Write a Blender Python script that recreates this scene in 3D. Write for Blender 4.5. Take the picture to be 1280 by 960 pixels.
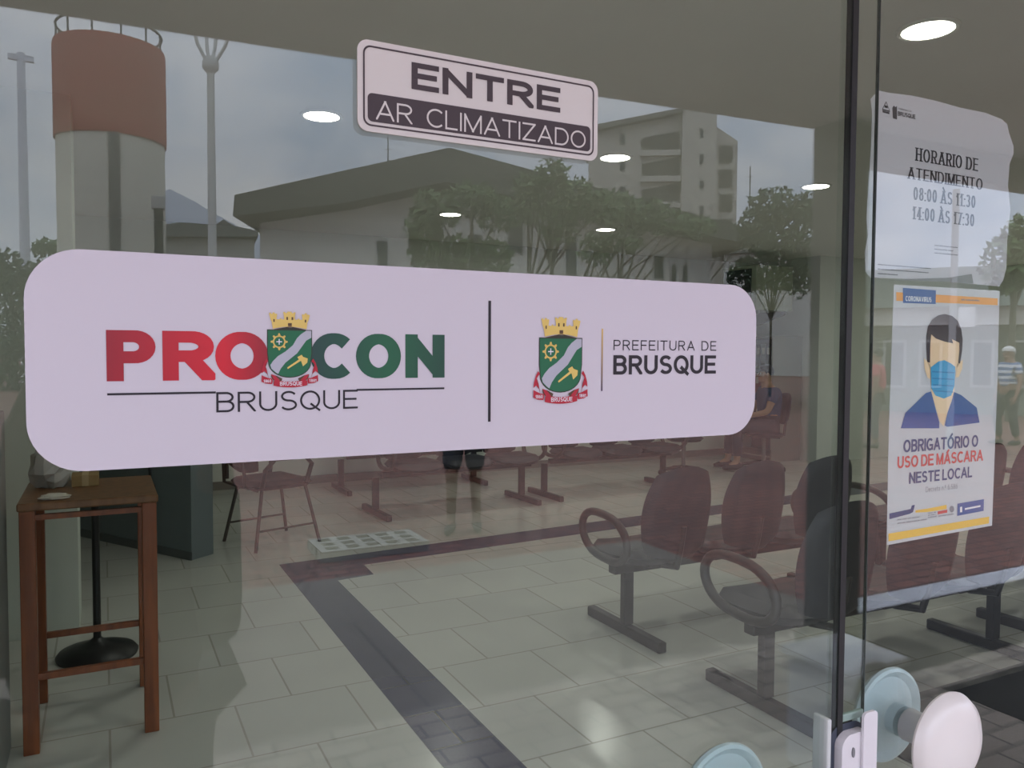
import bpy, bmesh, math, random
from mathutils import Vector, Matrix
random.seed(7)
for o in list(bpy.data.objects): bpy.data.objects.remove(o)
SC = bpy.context.scene
COL = SC.collection
PI = math.pi

# ---------------------------------------------------------------- camera
FPX = 1000.0
PSI, PITCH, ROLL = math.radians(27.03), math.radians(2.4), math.radians(0.3)
CAM = Vector((0, -0.65, 1.5))
VF = Vector((math.sin(PSI)*math.cos(PITCH), math.cos(PSI)*math.cos(PITCH), -math.sin(PITCH)))
R0 = Vector((math.cos(PSI), -math.sin(PSI), 0)); U0 = R0.cross(VF)
VR = R0*math.cos(ROLL) + U0*math.sin(ROLL); VU = VR.cross(VF)
cd = bpy.data.cameras.new('camera'); cam = bpy.data.objects.new('camera', cd); COL.objects.link(cam)
cd.sensor_width = 36; cd.lens = 36*FPX/1280; cd.clip_start = 0.01; cd.clip_end = 2000
cam.matrix_world = Matrix(((VR.x, VU.x, -VF.x, CAM.x), (VR.y, VU.y, -VF.y, CAM.y), (VR.z, VU.z, -VF.z, CAM.z), (0, 0, 0, 1)))
SC.camera = cam
SC.view_settings.view_transform = 'Standard'; SC.view_settings.look = 'None'
SC.view_settings.gamma = 1; SC.view_settings.use_curve_mapping = False
SC.view_settings.exposure = 0.6
SC.cycles.max_bounces = 10; SC.cycles.transparent_max_bounces = 24
SC.cycles.glossy_bounces = 5; SC.cycles.diffuse_bounces = 4
SC.cycles.sample_clamp_indirect = 6

# ---------------------------------------------------------------- world: an overcast sky
SKY = 2.35; ZENITH = 2.4      # an overcast sky is brighter overhead
w = bpy.data.worlds.new('overcast_sky'); SC.world = w; w.use_nodes = True
nt = w.node_tree; nt.nodes.clear()
def nd(t, ty, **kw):
    n = t.nodes.new(ty)
    for k, v in kw.items(): setattr(n, k, v)
    return n
tc = nd(nt, 'ShaderNodeTexCoord'); mp = nd(nt, 'ShaderNodeMapping'); mp.inputs['Scale'].default_value = (1.5, 1.5, 2.6)
no = nd(nt, 'ShaderNodeTexNoise'); no.inputs['Scale'].default_value = 2.6; no.inputs['Detail'].default_value = 7; no.inputs['Roughness'].default_value = .55
cr = nd(nt, 'ShaderNodeValToRGB')
cr.color_ramp.elements[0].position = .34; cr.color_ramp.elements[0].color = (.46, .56, .76, 1)
cr.color_ramp.elements[1].position = .68; cr.color_ramp.elements[1].color = (.98, .98, 1.04, 1)
e = cr.color_ramp.elements.new(.5); e.color = (.72, .77, .92, 1)
bg = nd(nt, 'ShaderNodeBackground'); bg.inputs['Strength'].default_value = SKY
ow = nd(nt, 'ShaderNodeOutputWorld')
nt.links.new(tc.outputs['Generated'], mp.inputs['Vector']); nt.links.new(mp.outputs['Vector'], no.inputs['Vector'])
nt.links.new(no.outputs['Fac'], cr.inputs['Fac']); sx = nd(nt, 'ShaderNodeSeparateXYZ'); zr = nd(nt, 'ShaderNodeMapRange'); zr.inputs['From Min'].default_value = .2; zr.inputs['From Max'].default_value = 1; zr.inputs['To Min'].default_value = 1; zr.inputs['To Max'].default_value = ZENITH
zm = nd(nt, 'ShaderNodeVectorMath', operation='SCALE'); nt.links.new(tc.outputs['Generated'], sx.inputs[0]); nt.links.new(sx.outputs['Z'], zr.inputs['Value']); nt.links.new(cr.outputs['Color'], zm.inputs[0]); nt.links.new(zr.outputs[0], zm.inputs['Scale'])
nt.links.new(zm.outputs[0], bg.inputs['Color']); nt.links.new(bg.outputs[0], ow.inputs[0])

LAMP_W = 3.3        # watts of each ceiling downlight
LAMP_EMIT = 9.0
CEIL = 2.8

# ---------------------------------------------------------------- pixel helpers (1280 x 960)
def ray(x, y): return VF + VR*((x-640)/FPX) - VU*((y-480)/FPX)
def plane(x, y, ax, val):
    q = ray(x, y); t = (val - CAM[ax])/q[ax]; return CAM + q*t
def G(x, y, Y=0.0):
    p = plane(x, y, 1, Y); return (p.x, p.z)
def floor_pt(x, y, z=0.0): return plane(x, y, 2, z)

# ---------------------------------------------------------------- materials
def lin(c):
    return tuple((v/12.92 if v <= .04045 else ((v+.055)/1.055)**2.4) for v in [k/255 for k in c])
MATS = {}
def mat(name, rgb, rough=.6, metal=0, var=0.0, scale=8, spec=.5, emit=0, srgb=True, bump=0):
    if name in MATS: return MATS[name]
    c = lin(rgb) if srgb else rgb
    m = bpy.data.materials.new(name); m.use_nodes = True; MATS[name] = m
    t = m.node_tree; b = t.nodes['Principled BSDF']
    b.inputs['Base Color'].default_value = (*c, 1); b.inputs['Roughness'].default_value = rough
    b.inputs['Metallic'].default_value = metal; b.inputs['Specular IOR Level'].default_value = spec
    if var:
        co = nd(t, 'ShaderNodeTexCoord'); n = nd(t, 'ShaderNodeTexNoise'); n.inputs['Scale'].default_value = scale; n.inputs['Detail'].default_value = 5
        r = nd(t, 'ShaderNodeValToRGB')
        r.color_ramp.elements[0].position = .3; r.color_ramp.elements[1].position = .7
        r.color_ramp.elements[0].color = (*[v*(1-var) for v in c], 1); r.color_ramp.elements[1].color = (*[min(1, v*(1+var)) for v in c], 1)
        t.links.new(co.outputs['Object'], n.inputs['Vector']); t.links.new(n.outputs['Fac'], r.inputs['Fac']); t.links.new(r.outputs['Color'], b.inputs['Base Color'])
        if bump:
            bp = nd(t, 'ShaderNodeBump'); bp.inputs['Strength'].default_value = bump; bp.inputs['Distance'].default_value = .01
            t.links.new(n.outputs['Fac'], bp.inputs['Height']); t.links.new(bp.outputs[0], b.inputs['Normal'])
    if emit:
        b.inputs['Emission Color'].default_value = (*c, 1); b.inputs['Emission Strength'].default_value = emit
    return m
def brick_mat(name, c1, c2, cm, bw, bh, mortar, offset=.5, rough=.5, rot=0, var=.12, vscale=1.2, spec=.5, bias=0):
    m = bpy.data.materials.new(name); m.use_nodes = True; MATS[name] = m
    t = m.node_tree; b = t.nodes['Principled BSDF']
    co = nd(t, 'ShaderNodeTexCoord'); mp = nd(t, 'ShaderNodeMapping'); mp.inputs['Rotation'].default_value = (0, 0, rot)
    br = nd(t, 'ShaderNodeTexBrick'); br.offset = offset
    br.inputs['Scale'].default_value = 1; br.inputs['Brick Width'].default_value = bw; br.inputs['Row Height'].default_value = bh
    br.inputs['Mortar Size'].default_value = mortar; br.inputs['Mortar Smooth'].default_value = .3; br.inputs['Bias'].default_value = bias
    br.inputs['Color1'].default_value = (*lin(c1), 1); br.inputs['Color2'].default_value = (*lin(c2), 1); br.inputs['Mortar'].default_value = (*lin(cm), 1)
    n = nd(t, 'ShaderNodeTexNoise'); n.inputs['Scale'].default_value = vscale; n.inputs['Detail'].default_value = 6
    mx = nd(t, 'ShaderNodeMix', data_type='RGBA', blend_type='MULTIPLY'); mx.inputs['Factor'].default_value = 1
    r = nd(t, 'ShaderNodeValToRGB'); r.color_ramp.elements[0].position = .3; r.color_ramp.elements[1].position = .7
    r.color_ramp.elements[0].color = (1-var, 1-var, 1-var, 1); r.color_ramp.elements[1].color = (1, 1, 1, 1)
    t.links.new(co.outputs['Object'], mp.inputs['Vector']); t.links.new(mp.outputs[0], br.inputs['Vector']); t.links.new(mp.outputs[0], n.inputs['Vector'])
    t.links.new(n.outputs['Fac'], r.inputs['Fac']); t.links.new(br.outputs['Color'], mx.inputs['A']); t.links.new(r.outputs['Color'], mx.inputs['B'])
    t.links.new(mx.outputs['Result'], b.inputs['Base Color']); b.inputs['Roughness'].default_value = rough; b.inputs['Specular IOR Level'].default_value = spec
    return m
def glass_mat(name, tint, f0=.043):
    m = bpy.data.materials.new(name); m.use_nodes = True; MATS[name] = m
    t = m.node_tree; t.nodes.remove(t.nodes['Principled BSDF']); out = t.nodes['Material Output']
    lw = nd(t, 'ShaderNodeLayerWeight'); lw.inputs['Blend'].default_value = .5
    pw = nd(t, 'ShaderNodeMath', operation='POWER'); pw.inputs[1].default_value = 5
    ma = nd(t, 'ShaderNodeMath', operation='MULTIPLY_ADD'); ma.inputs[1].default_value = 1-f0; ma.inputs[2].default_value = f0
    tr = nd(t, 'ShaderNodeBsdfTransparent'); tr.inputs['Color'].default_value = (*tint, 1)
    gl = nd(t, 'ShaderNodeBsdfGlossy'); gl.inputs['Roughness'].default_value = 0; gl.inputs['Color'].default_value = (1, 1, 1, 1)
    mx = nd(t, 'ShaderNodeMixShader')
    t.links.new(lw.outputs['Facing'], pw.inputs[0]); t.links.new(pw.outputs[0], ma.inputs[0]); t.links.new(ma.outputs[0], mx.inputs['Fac'])
    t.links.new(tr.outputs[0], mx.inputs[1]); t.links.new(gl.outputs[0], mx.inputs[2]); t.links.new(mx.outputs[0], out.inputs['Surface'])
    return m
def grad_mat(name, axis, p0, p1, c0, c1, rough=.4, mid=None):
    # printed two-colour blend along one object axis (a design of the print itself)
    m = bpy.data.materials.new(name); m.use_nodes = True; MATS[name] = m
    t = m.node_tree; b = t.nodes['Principled BSDF']; b.inputs['Roughness'].default_value = rough
    co = nd(t, 'ShaderNodeTexCoord'); sp = nd(t, 'ShaderNodeSeparateXYZ'); mr = nd(t, 'ShaderNodeMapRange')
    mr.inputs['From Min'].default_value = p0; mr.inputs['From Max'].default_value = p1
    r = nd(t, 'ShaderNodeValToRGB'); r.color_ramp.elements[0].color = (*lin(c0), 1); r.color_ramp.elements[1].color = (*lin(c1), 1)
    if mid: e = r.color_ramp.elements.new(mid[0]); e.color = (*lin(mid[1]), 1)
    t.links.new(co.outputs['Object'], sp.inputs[0]); t.links.new(sp.outputs[axis], mr.inputs['Value']); t.links.new(mr.outputs[0], r.inputs['Fac']); t.links.new(r.outputs['Color'], b.inputs['Base Color'])
    return m
def wood_mat(name, c1, c2, rough=.4):
    m = bpy.data.materials.new(name); m.use_nodes = True; MATS[name] = m
    t = m.node_tree; b = t.nodes['Principled BSDF']; b.inputs['Roughness'].default_value = rough
    co = nd(t, 'ShaderNodeTexCoord'); mp = nd(t, 'ShaderNodeMapping'); mp.inputs['Scale'].default_value = (30, 30, 2.5)
    n = nd(t, 'ShaderNodeTexNoise'); n.inputs['Scale'].default_value = 1.2; n.inputs['Detail'].default_value = 6
    r = nd(t, 'ShaderNodeValToRGB'); r.color_ramp.elements[0].position = .35; r.color_ramp.elements[1].position = .65
    r.color_ramp.elements[0].color = (*lin(c1), 1); r.color_ramp.elements[1].color = (*lin(c2), 1)
    t.links.new(co.outputs['Object'], mp.inputs[0]); t.links.new(mp.outputs[0], n.inputs['Vector']); t.links.new(n.outputs['Fac'], r.inputs['Fac']); t.links.new(r.outputs['Color'], b.inputs['Base Color'])
    return m

# ---------------------------------------------------------------- mesh builder
class MB:
    def __init__(s): s.v = []; s.f = []; s.m = []
    def add(s, vs, fs, mi=0):
        k = len(s.v); s.v += [Vector(p) for p in vs]; s.f += [tuple(i+k for i in f) for f in fs]; s.m += [mi]*len(fs); return s
    def box(s, a, b, mi=0, bev=0):
        a = Vector(a); b = Vector(b)
        if bev:
            bm = bmesh.new(); bmesh.ops.create_cube(bm, size=1)
            for v in bm.verts: v.co = Vector(((a[i]+b[i])/2 + v.co[i]*(b[i]-a[i]) for i in range(3)))
            bmesh.ops.bevel(bm, geom=bm.edges[:], offset=bev, segments=2, profile=.5, affect='EDGES')
            bm.verts.index_update()
            s.add([v.co.copy() for v in bm.verts], [[v.index for v in f.verts] for f in bm.faces], mi); bm.free(); return s
        x0, y0, z0 = a; x1, y1, z1 = b
        return s.add([(x0,y0,z0),(x1,y0,z0),(x1,y1,z0),(x0,y1,z0),(x0,y0,z1),(x1,y0,z1),(x1,y1,z1),(x0,y1,z1)],
                     [(3,2,1,0),(4,5,6,7),(0,1,5,4),(1,2,6,5),(2,3,7,6),(3,0,4,7)], mi)
    def tube(s, pts, r, n=10, mi=0, closed=False, cap=True):
        pts = [Vector(p) for p in pts]; N = len(pts); rs = r if isinstance(r, (list, tuple)) else [r]*N
        rings = []; up = None
        for i, p in enumerate(pts):
            if closed: t = pts[(i+1) % N] - pts[i-1]
            else: t = pts[min(i+1, N-1)] - pts[max(i-1, 0)]
            t = t.normalized() if t.length > 1e-9 else Vector((0, 0, 1))
            if up is None: up = t.orthogonal().normalized()
            else:
                up = up - t*up.dot(t); up = up.normalized() if up.length > 1e-6 else t.orthogonal().normalized()
            bn = t.cross(up)
            rings.append([p + (up*math.cos(2*PI*j/n) + bn*math.sin(2*PI*j/n))*rs[i] for j in range(n)])
        vs = [q for rg in rings for q in rg]; fs = []
        for i in range(N if closed else N-1):
            for j in range(n):
                a = i*n+j; b = i*n+(j+1) % n; c = ((i+1) % N)*n+(j+1) % n; d = ((i+1) % N)*n+j
                fs.append((a, b, c, d))
        if cap and not closed:
            fs.append(tuple(range(n-1, -1, -1))); fs.append(tuple((N-1)*n+j for j in range(n)))
        return s.add(vs, fs, mi)
    def lathe(s, prof, c=(0,0,0), n=32, mi=0, axis='z'):
        c = Vector(c); vs = []; fs = []
        for r, h in prof:
            for j in range(n):
                a = 2*PI*j/n
                q = (r*math.cos(a), r*math.sin(a), h) if axis == 'z' else (r*math.cos(a), h, -r*math.sin(a)) if axis == 'y' else (h, r*math.cos(a), r*math.sin(a))
                vs.append(c + Vector(q))
        for i in range(len(prof)-1):
            for j in range(n): fs.append((i*n+j, i*n+(j+1) % n, (i+1)*n+(j+1) % n, (i+1)*n+j))
        fs.append(tuple(range(n-1, -1, -1))); fs.append(tuple((len(prof)-1)*n+j for j in range(n)))
        return s.add(vs, fs, mi)
    def ball(s, c, r, n=16, m=10, mi=0):
        c = Vector(c); r = Vector(r) if isinstance(r, (tuple, list, Vector)) else Vector((r, r, r))
        vs = [c + Vector((0, 0, -r.z))]; fs = []
        for i in range(1, m):
            p = -PI/2 + PI*i/m
            for j in range(n): vs.append(c + Vector((r.x*math.cos(p)*math.cos(2*PI*j/n), r.y*math.cos(p)*math.sin(2*PI*j/n), r.z*math.sin(p))))
        vs.append(c + Vector((0, 0, r.z))); T = len(vs)-1
        for j in range(n):
            fs.append((0, 1+(j+1) % n, 1+j)); fs.append((T, T-n+j, T-n+(j+1) % n))
            for i in range(m-2): fs.append((1+i*n+j, 1+i*n+(j+1) % n, 1+(i+1)*n+(j+1) % n, 1+(i+1)*n+j))
        return s.add(vs, fs, mi)
    def prism_xz(s, poly, y0, y1, mi=0):      # polygon in x,z extruded along y
        n = len(poly); vs = [(x, y0, z) for x, z in poly] + [(x, y1, z) for x, z in poly]
        return s.add(vs, [tuple(range(n)), tuple(range(2*n-1, n-1, -1))] + [(i, i+n, (i+1) % n+n, (i+1) % n) for i in range(n)], mi)
    def prism_xy(s, poly, z0, z1, mi=0):
        n = len(poly); vs = [(x, y, z0) for x, y in poly] + [(x, y, z1) for x, y in poly]
        return s.add(vs, [tuple(range(n-1, -1, -1)), tuple(range(n, 2*n))] + [(i, (i+1) % n, (i+1) % n+n, i+n) for i in range(n)], mi)
    def prism_yz(s, poly, x0, x1, mi=0):
        n = len(poly); vs = [(x0, y, z) for y, z in poly] + [(x1, y, z) for y, z in poly]
        return s.add(vs, [tuple(range(n-1, -1, -1)), tuple(range(n, 2*n))] + [(i, (i+1) % n, (i+1) % n+n, i+n) for i in range(n)], mi)
    def flat(s, poly, y, mi=0):               # printed shape facing -y
        s.add([(x, y, z) for x, z in poly], [tuple(range(len(poly)))], mi); return s
    def xf(s, M, k=0):
        for i in range(k, len(s.v)): s.v[i] = M @ s.v[i]
        return s
    def flipx(s):
        s.v = [Vector((-p.x, p.y, p.z)) for p in s.v]; s.f = [tuple(reversed(f)) for f in s.f]; return s
    def build(s, name, mats, parent=None, loc=None, smooth=False, norm=True):
        me = bpy.data.meshes.new(name); me.from_pydata([tuple(p) for p in s.v], [], s.f)
        for m in (mats if isinstance(mats, (list, tuple)) else [mats]): me.materials.append(m)
        if len(set(s.m)) > 1 or (s.m and s.m[0]): me.polygons.foreach_set('material_index', s.m)
        if norm:
            bm = bmesh.new(); bm.from_mesh(me); bmesh.ops.recalc_face_normals(bm, faces=bm.faces[:]); bm.to_mesh(me); bm.free()
        if smooth:
            me.polygons.foreach_set('use_smooth', [True]*len(me.polygons))
            try: me.set_sharp_from_angle(angle=math.radians(40))
            except Exception: pass
        o = bpy.data.objects.new(name, me); COL.objects.link(o)
        if parent: o.parent = parent
        if loc: o.location = loc
        return o
def thing(name, label, cat, loc=(0,0,0), rz=0, group=None):
    o = bpy.data.objects.new(name, None); COL.objects.link(o); o.empty_display_size = .1
    o.location = loc; o.rotation_euler = (0, 0, rz); tag(o, label, cat, group); return o
def tag(o, label=None, cat=None, group=None, kind=None):
    if label: o['label'] = label
    if cat: o['category'] = cat
    if group: o['group'] = group
    if kind: o['kind'] = kind
    return o
def struct(name, mb, m, parent=None, **k):
    o = mb.build(name, m, parent, **k)
    if not parent: o['kind'] = 'structure'
    return o
def kids(o): return [c for c in bpy.data.objects if c.parent == o]
def dup(o, parent=None):
    c = o.copy(); COL.objects.link(c); c.parent = parent
    for ch in kids(o): dup(ch, c)
    return c

def rrect(x0, z0, x1, z1, r, n=6):
    p = []
    for cx, cz, a in ((x1-r, z1-r, 0), (x0+r, z1-r, PI/2), (x0+r, z0+r, PI), (x1-r, z0+r, 1.5*PI)):
        for i in range(n+1):
            t = a + PI/2*i/n; p.append((cx+r*math.cos(t), cz+r*math.sin(t)))
    return p

# ---------------------------------------------------------------- lettering: stroked letter shapes
def arc(cx, cy, rx, ry, a0, a1, n=14):
    return [(cx+rx*math.cos(math.radians(a0+(a1-a0)*i/n)), cy+ry*math.sin(math.radians(a0+(a1-a0)*i/n))) for i in range(n+1)]
def glyph(c):
    L = lambda *p: list(p)
    st = [(0,0),(0,1)]
    g = {
     'A': (.86, [L((0,0),(.5,1)), L((.5,1),(1,0)), L((.2,.3),(.8,.3))]),
     'B': (.72, [st, [(0,1)]+arc(.55,.765,.4,.235,90,-90)+[(0,.53)], [(0,.53)]+arc(.6,.265,.4,.265,90,-90)+[(0,0)]]),
     'C': (.80, [arc(.58,.5,.58,.5,44,316,26)]),
     'D': (.8, [st, [(0,1)]+arc(.45,.5,.55,.5,90,-90,20)+[(0,0)]]),
     'E': (.66, [st, L((0,1),(1,1)), L((0,.52),(.9,.52)), L((0,0),(1,0))]),
     'F': (.62, [st, L((0,1),(1,1)), L((0,.5),(.9,.5))]),
     'G': (.86, [arc(.55,.5,.55,.5,46,330,26)+[(1,.42)], L((.6,.42),(1,.42)), L((1,.42),(1,.05))]),
     'H': (.76, [st, L((1,0),(1,1)), L((0,.52),(1,.52))]),
     'I': (0, [st]),
     'L': (.6, [st, L((0,0),(1,0))]),
     'M': (.92, [st, L((0,1),(.5,.05)), L((.5,.05),(1,1)), L((1,0),(1,1))]),
     'N': (.78, [st, L((0,1),(1,0)), L((1,0),(1,1))]),
     'O': (.9, [arc(.5,.5,.5,.5,0,360,36)]),
     'P': (.7, [st, [(0,1)]+arc(.58,.73,.42,.27,90,-90)+[(0,.46)]]),
     'Q': (.9, [arc(.5,.5,.5,.5,0,360,36), L((.58,.26),(.98,-.06))]),
     'R': (.74, [st, [(0,1)]+arc(.55,.745,.42,.255,90,-90)+[(0,.49)], L((.5,.49),(.97,0))]),
     'S': (.7, [arc(.5,.755,.46,.245,25,270,18)[:-1]+arc(.5,.255,.5,.255,90,-155,20)]),
     'T': (.76, [L((.5,0),(.5,1)), L((0,1),(1,1))]),
     'U': (.76, [[(0,1)]+arc(.5,.36,.5,.36,180,360,20)+[(1,1)]]),
     'V': (.84, [L((0,1),(.5,0)), L((.5,0),(1,1))]),
     'Z': (.72, [L((0,1),(1,1)), L((1,1),(0,0)), L((0,0),(1,0))]),
     '0': (.6, [arc(.5,.5,.5,.5,0,360,30)]),
     '1': (.36, [L((.7,0),(.7,1)), L((.7,1),(.05,.76))]),
     '3': (.6, [arc(.45,.755,.5,.245,150,-90,16)+arc(.45,.265,.55,.265,90,-150,18)]),
     '4': (.64, [L((.74,0),(.74,1)), L((.74,1),(0,.28)), L((0,.28),(1,.28))]),
     '5': (.6, [L((.15,1),(.95,1)), L((.15,1),(.06,.5)), [(.06,.5)]+arc(.48,.31,.5,.31,110,-150,18)]),
     '6': (.6, [arc(.5,.31,.5,.31,0,360,24), [(.85,.93)]+arc(.62,.42,.62,.58,100,190,12)]),
     '7': (.6, [L((0,1),(1,1)), L((1,1),(.3,0))]),
     '8': (.6, [arc(.5,.765,.42,.235,0,360,24), arc(.5,.265,.5,.265,0,360,24)]),
     'e': (.5, [L((0,.35),(1,.35)), arc(.5,.33,.5,.33,0,320,20)]),
     'c': (.46, [arc(.52,.33,.52,.33,48,312,18)]),
     'r': (.3, [L((0,0),(0,.66)), [(0,.4)]+arc(.7,.36,.7,.3,160,90,6)]),
     't': (.28, [L((.4,0),(.4,.9)), L((0,.64),(1,.64))]),
     'o': (.5, [arc(.5,.33,.5,.33,0,360,24)]),
     'n': (.46, [L((0,0),(0,.66)), [(0,.36)]+arc(.5,.36,.5,.3,180,0,12)+[(1,0)]]),
     '.': (0, [L((0,.0),(0,.02))]),
     ':': (0, [L((0,0),(0,.03)), L((0,.6),(0,.63))]),
     'º': (.26, [arc(.5,.8,.5,.2,0,360,16), L((0,.48),(1,.48))]),
    }
    acc = {'Á': ('A', L((.45,1.14),(.66,1.3))), 'Ó': ('O', L((.45,1.14),(.66,1.3))), 'À': ('A', L((.34,1.3),(.55,1.14)))}
    if c in acc:
        b, s = acc[c]; wd, ss = g[b]; return wd, ss+[s], s
    return g[c][0], g[c][1], None
def clip_box(poly, x0, x1, y0, y1):
    for ax, lim, sg in ((0, x0, 1), (0, x1, -1), (1, y0, 1), (1, y1, -1)):
        out = []
        for i in range(len(poly)):
            a, b = poly[i-1], poly[i]; da = (a[ax]-lim)*sg; db = (b[ax]-lim)*sg
            if da >= 0 and db >= 0: out.append(b)
            elif da >= 0 > db or db >= 0 > da:
                t = da/(da-db); q = (a[0]+(b[0]-a[0])*t, a[1]+(b[1]-a[1])*t)
                out.append(q)
                if db >= 0: out.append(b)
        poly = out
        if len(poly) < 3: return []
    return poly
def stroke_quads(pts, tv, th, cap0, cap1):
    # pts in real units; width depends on the stroke's direction
    n = len(pts); closed = math.hypot(pts[0][0]-pts[-1][0], pts[0][1]-pts[-1][1]) < 1e-6 and n > 3
    P = list(pts)
    def wid(d): 
        l = math.hypot(*d) or 1; k = abs(d[1])/l; return th+(tv-th)*k
    if not closed:
        for end, cp in ((0, cap0), (-1, cap1)):
            if cp:
                a, b = (P[0], P[1]) if end == 0 else (P[-1], P[-2])
                l = math.hypot(a[0]-b[0], a[1]-b[1]) or 1
                d = ((a[0]-b[0])/l, (a[1]-b[1])/l); e = (tv*abs(d[0])+th*abs(d[1]))/2
                P[end] = (a[0]+d[0]*e, a[1]+d[1]*e)
    left, right = [], []
    for i in range(n):
        if closed: a = P[i-1] if i > 0 else P[-2]; b = P[i+1] if i < n-1 else P[1]
        else: a = P[max(i-1, 0)]; b = P[min(i+1, n-1)]
        d = (b[0]-a[0], b[1]-a[1]); l = math.hypot(*d) or 1; nx, ny = -d[1]/l, d[0]/l; h = wid(d)/2
        left.append((P[i][0]+nx*h, P[i][1]+ny*h)); right.append((P[i][0]-nx*h, P[i][1]-ny*h))
    return [[left[i], right[i], right[i+1], left[i+1]] for i in range(n-1)]
def text(mb, s, X0, X1, z0, z1, y, t=.14, th=None, serif=False, mi=0, gap=.16, space=.38):
    h = z1-z0; th = t if th is None else th
    ws = []
    for c in s:
        ws.append(space if c == ' ' else glyph(c)[0] + t)
    tot = sum(ws) + gap*(len(s)-1); k = (X1-X0)/(tot*h); x = 0
    for c, wd in zip(s, ws):
        if c != ' ':
            gw, strokes, accent = glyph(c)
            W = wd*k if gw > 0 else t; xo = x*k + (0 if gw > 0 else (wd*k-t)/2)
            for si, st in enumerate(strokes):
                yk = y - si*.00005
                acc = st is accent
                pts = [(t/2 + px*(W-t), th/2 + py*(1-th)) for px, py in st]
                curved = len(st) > 3
                for q in stroke_quads(pts, t, th, (not curved or st[0][0] == 0) and not (c == 'R' and si == 2), not curved or st[-1][0] == 0 or st[-1] == (1, 1)):
                    q = q if acc else clip_box(q, -.001, W+(.06 if c == 'Q' else .001), -.13 if c == 'Q' else -.001, 1.001)
                    if q: mb.flat([(X0+(xo+a)*h, z0+b*h) for a, b in q], yk, mi)
                if serif and not acc and c not in 'CS08:':
                    for (ax, ay), (bx, by) in ((pts[0], pts[1]), (pts[-1], pts[-2])):
                        if abs(bx-ax) < .55*abs(by-ay) and (ay < .12 or ay > .88) and not (curved and c != 'U'):
                            sw = t*1.05; zz = 0 if ay < .5 else 1-th*.9
                            mb.flat([(X0+(xo+a)*h, z0+b*h) for a, b in ((ax-sw, zz), (ax+sw, zz), (ax+sw, zz+th*.9), (ax-sw, zz+th*.9))], y-.00025, mi)
        x += wd + gap
def line_of_words(mb, X0, X1, z, hgt, y, seed, mi=0):   # print too small to read: a broken line of ticks
    rnd = random.Random(seed); x = X0
    while x < X1:
        wl = min(rnd.uniform(2, 7)*hgt, X1-x); k = x
        while k < x+wl:
            mb.flat([(k, z), (k+hgt*.5, z), (k+hgt*.5, z+hgt*rnd.uniform(.6, 1)), (k, z+hgt*rnd.uniform(.6, 1))], y, mi); k += hgt*.75
        x += wl+hgt*.8

# ================================================================ SETTING
m_floor = brick_mat('floor_tiles', (206,206,198), (198,199,192), (172,170,160), .47, .47, .005, rough=.2, var=.10, vscale=1.6, bias=0)
m_stripe = brick_mat('blue_floor_tiles', (58,62,88), (53,57,82), (44,46,62), .30, .30, .004, rough=.25, var=.08)
m_wall = mat('painted_wall', (216,220,212), .8, var=.03, scale=3)
m_ceil = mat('ceiling_plaster', (236,232,226), .85, var=.02, scale=2)
m_soffit = mat('soffit_paint', (214,210,204), .85, var=.04, scale=2)
m_pave = brick_mat('paver_blocks', (186,174,160), (170,158,146), (118,110,102), .22, .11, .008, rough=.7, var=.25, vscale=.8)
m_street = brick_mat('street_bricks', (150,100,86), (124,86,76), (84,62,56), .24, .12, .012, rough=.75, var=.3, vscale=.6)
m_kerb = mat('kerb_whitewash', (214,216,222), .8, var=.12, scale=6)
m_glass = glass_mat('door_glass', (.925, .955, .935))
m_glass2 = glass_mat('door_glass_clear', (.945, .965, .95))
m_alu = mat('grey_aluminium', (120,122,122), .4, metal=.6)

XL, XR, YB = -3.0, 12.0, 8.3
struct('floor', MB().box((XL, -.02, -.12), (XR, YB, 0)), m_floor)
struct('ceiling', MB().box((XL, .12, CEIL), (XR, YB, CEIL+.15)), m_ceil)
struct('wall_back', MB().box((XL-.15, YB, -.12), (XR+.15, YB+.15, CEIL+.15)), m_wall)
struct('wall_left', MB().box((XL-.15, .12, -.12), (XL, YB, CEIL+.15)), m_wall)
struct('wall_right', MB().box((XR, .12, -.12), (XR+.15, YB, CEIL+.15)), m_wall)
wf = MB().box((XL-.15, -.02, -.12), (-.95, .12, CEIL+.3)).box((2.45, -.02, -.12), (XR+.15, .12, CEIL+.3)).box((-.95, -.02, 2.3), (2.45, .12, CEIL+.3))
struct('wall_front', wf, mat('facade_paint', (190,188,180), .85, var=.05, scale=2))
struct('wall_partition', MB().box((8.62, 7.12, 0), (XR, YB, CEIL)), m_wall)
struct('wall_pillar', MB().box((-.62, 4.1, 0), (-.135, 4.55, CEIL)), mat('pillar_paint', (206,212,202), .8, var=.02))
struct('baseboard_back', MB().box((XL, YB-.015, 0), (8.62, YB, .09)), mat('baseboard_grey', (120,118,112), .5))
# blue tile stripe set in the floor
st = [(1.066,.35), (1.335,.35), (1.333,4.446), (1.585,4.478), (1.597,4.739), (3.482,4.887), (8.6,5.29), (8.6,5.62), (3.684,5.211), (1.067,4.996)]
struct('trim_1', MB().prism_xy(st, -.01, .0015), m_stripe)
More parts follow.
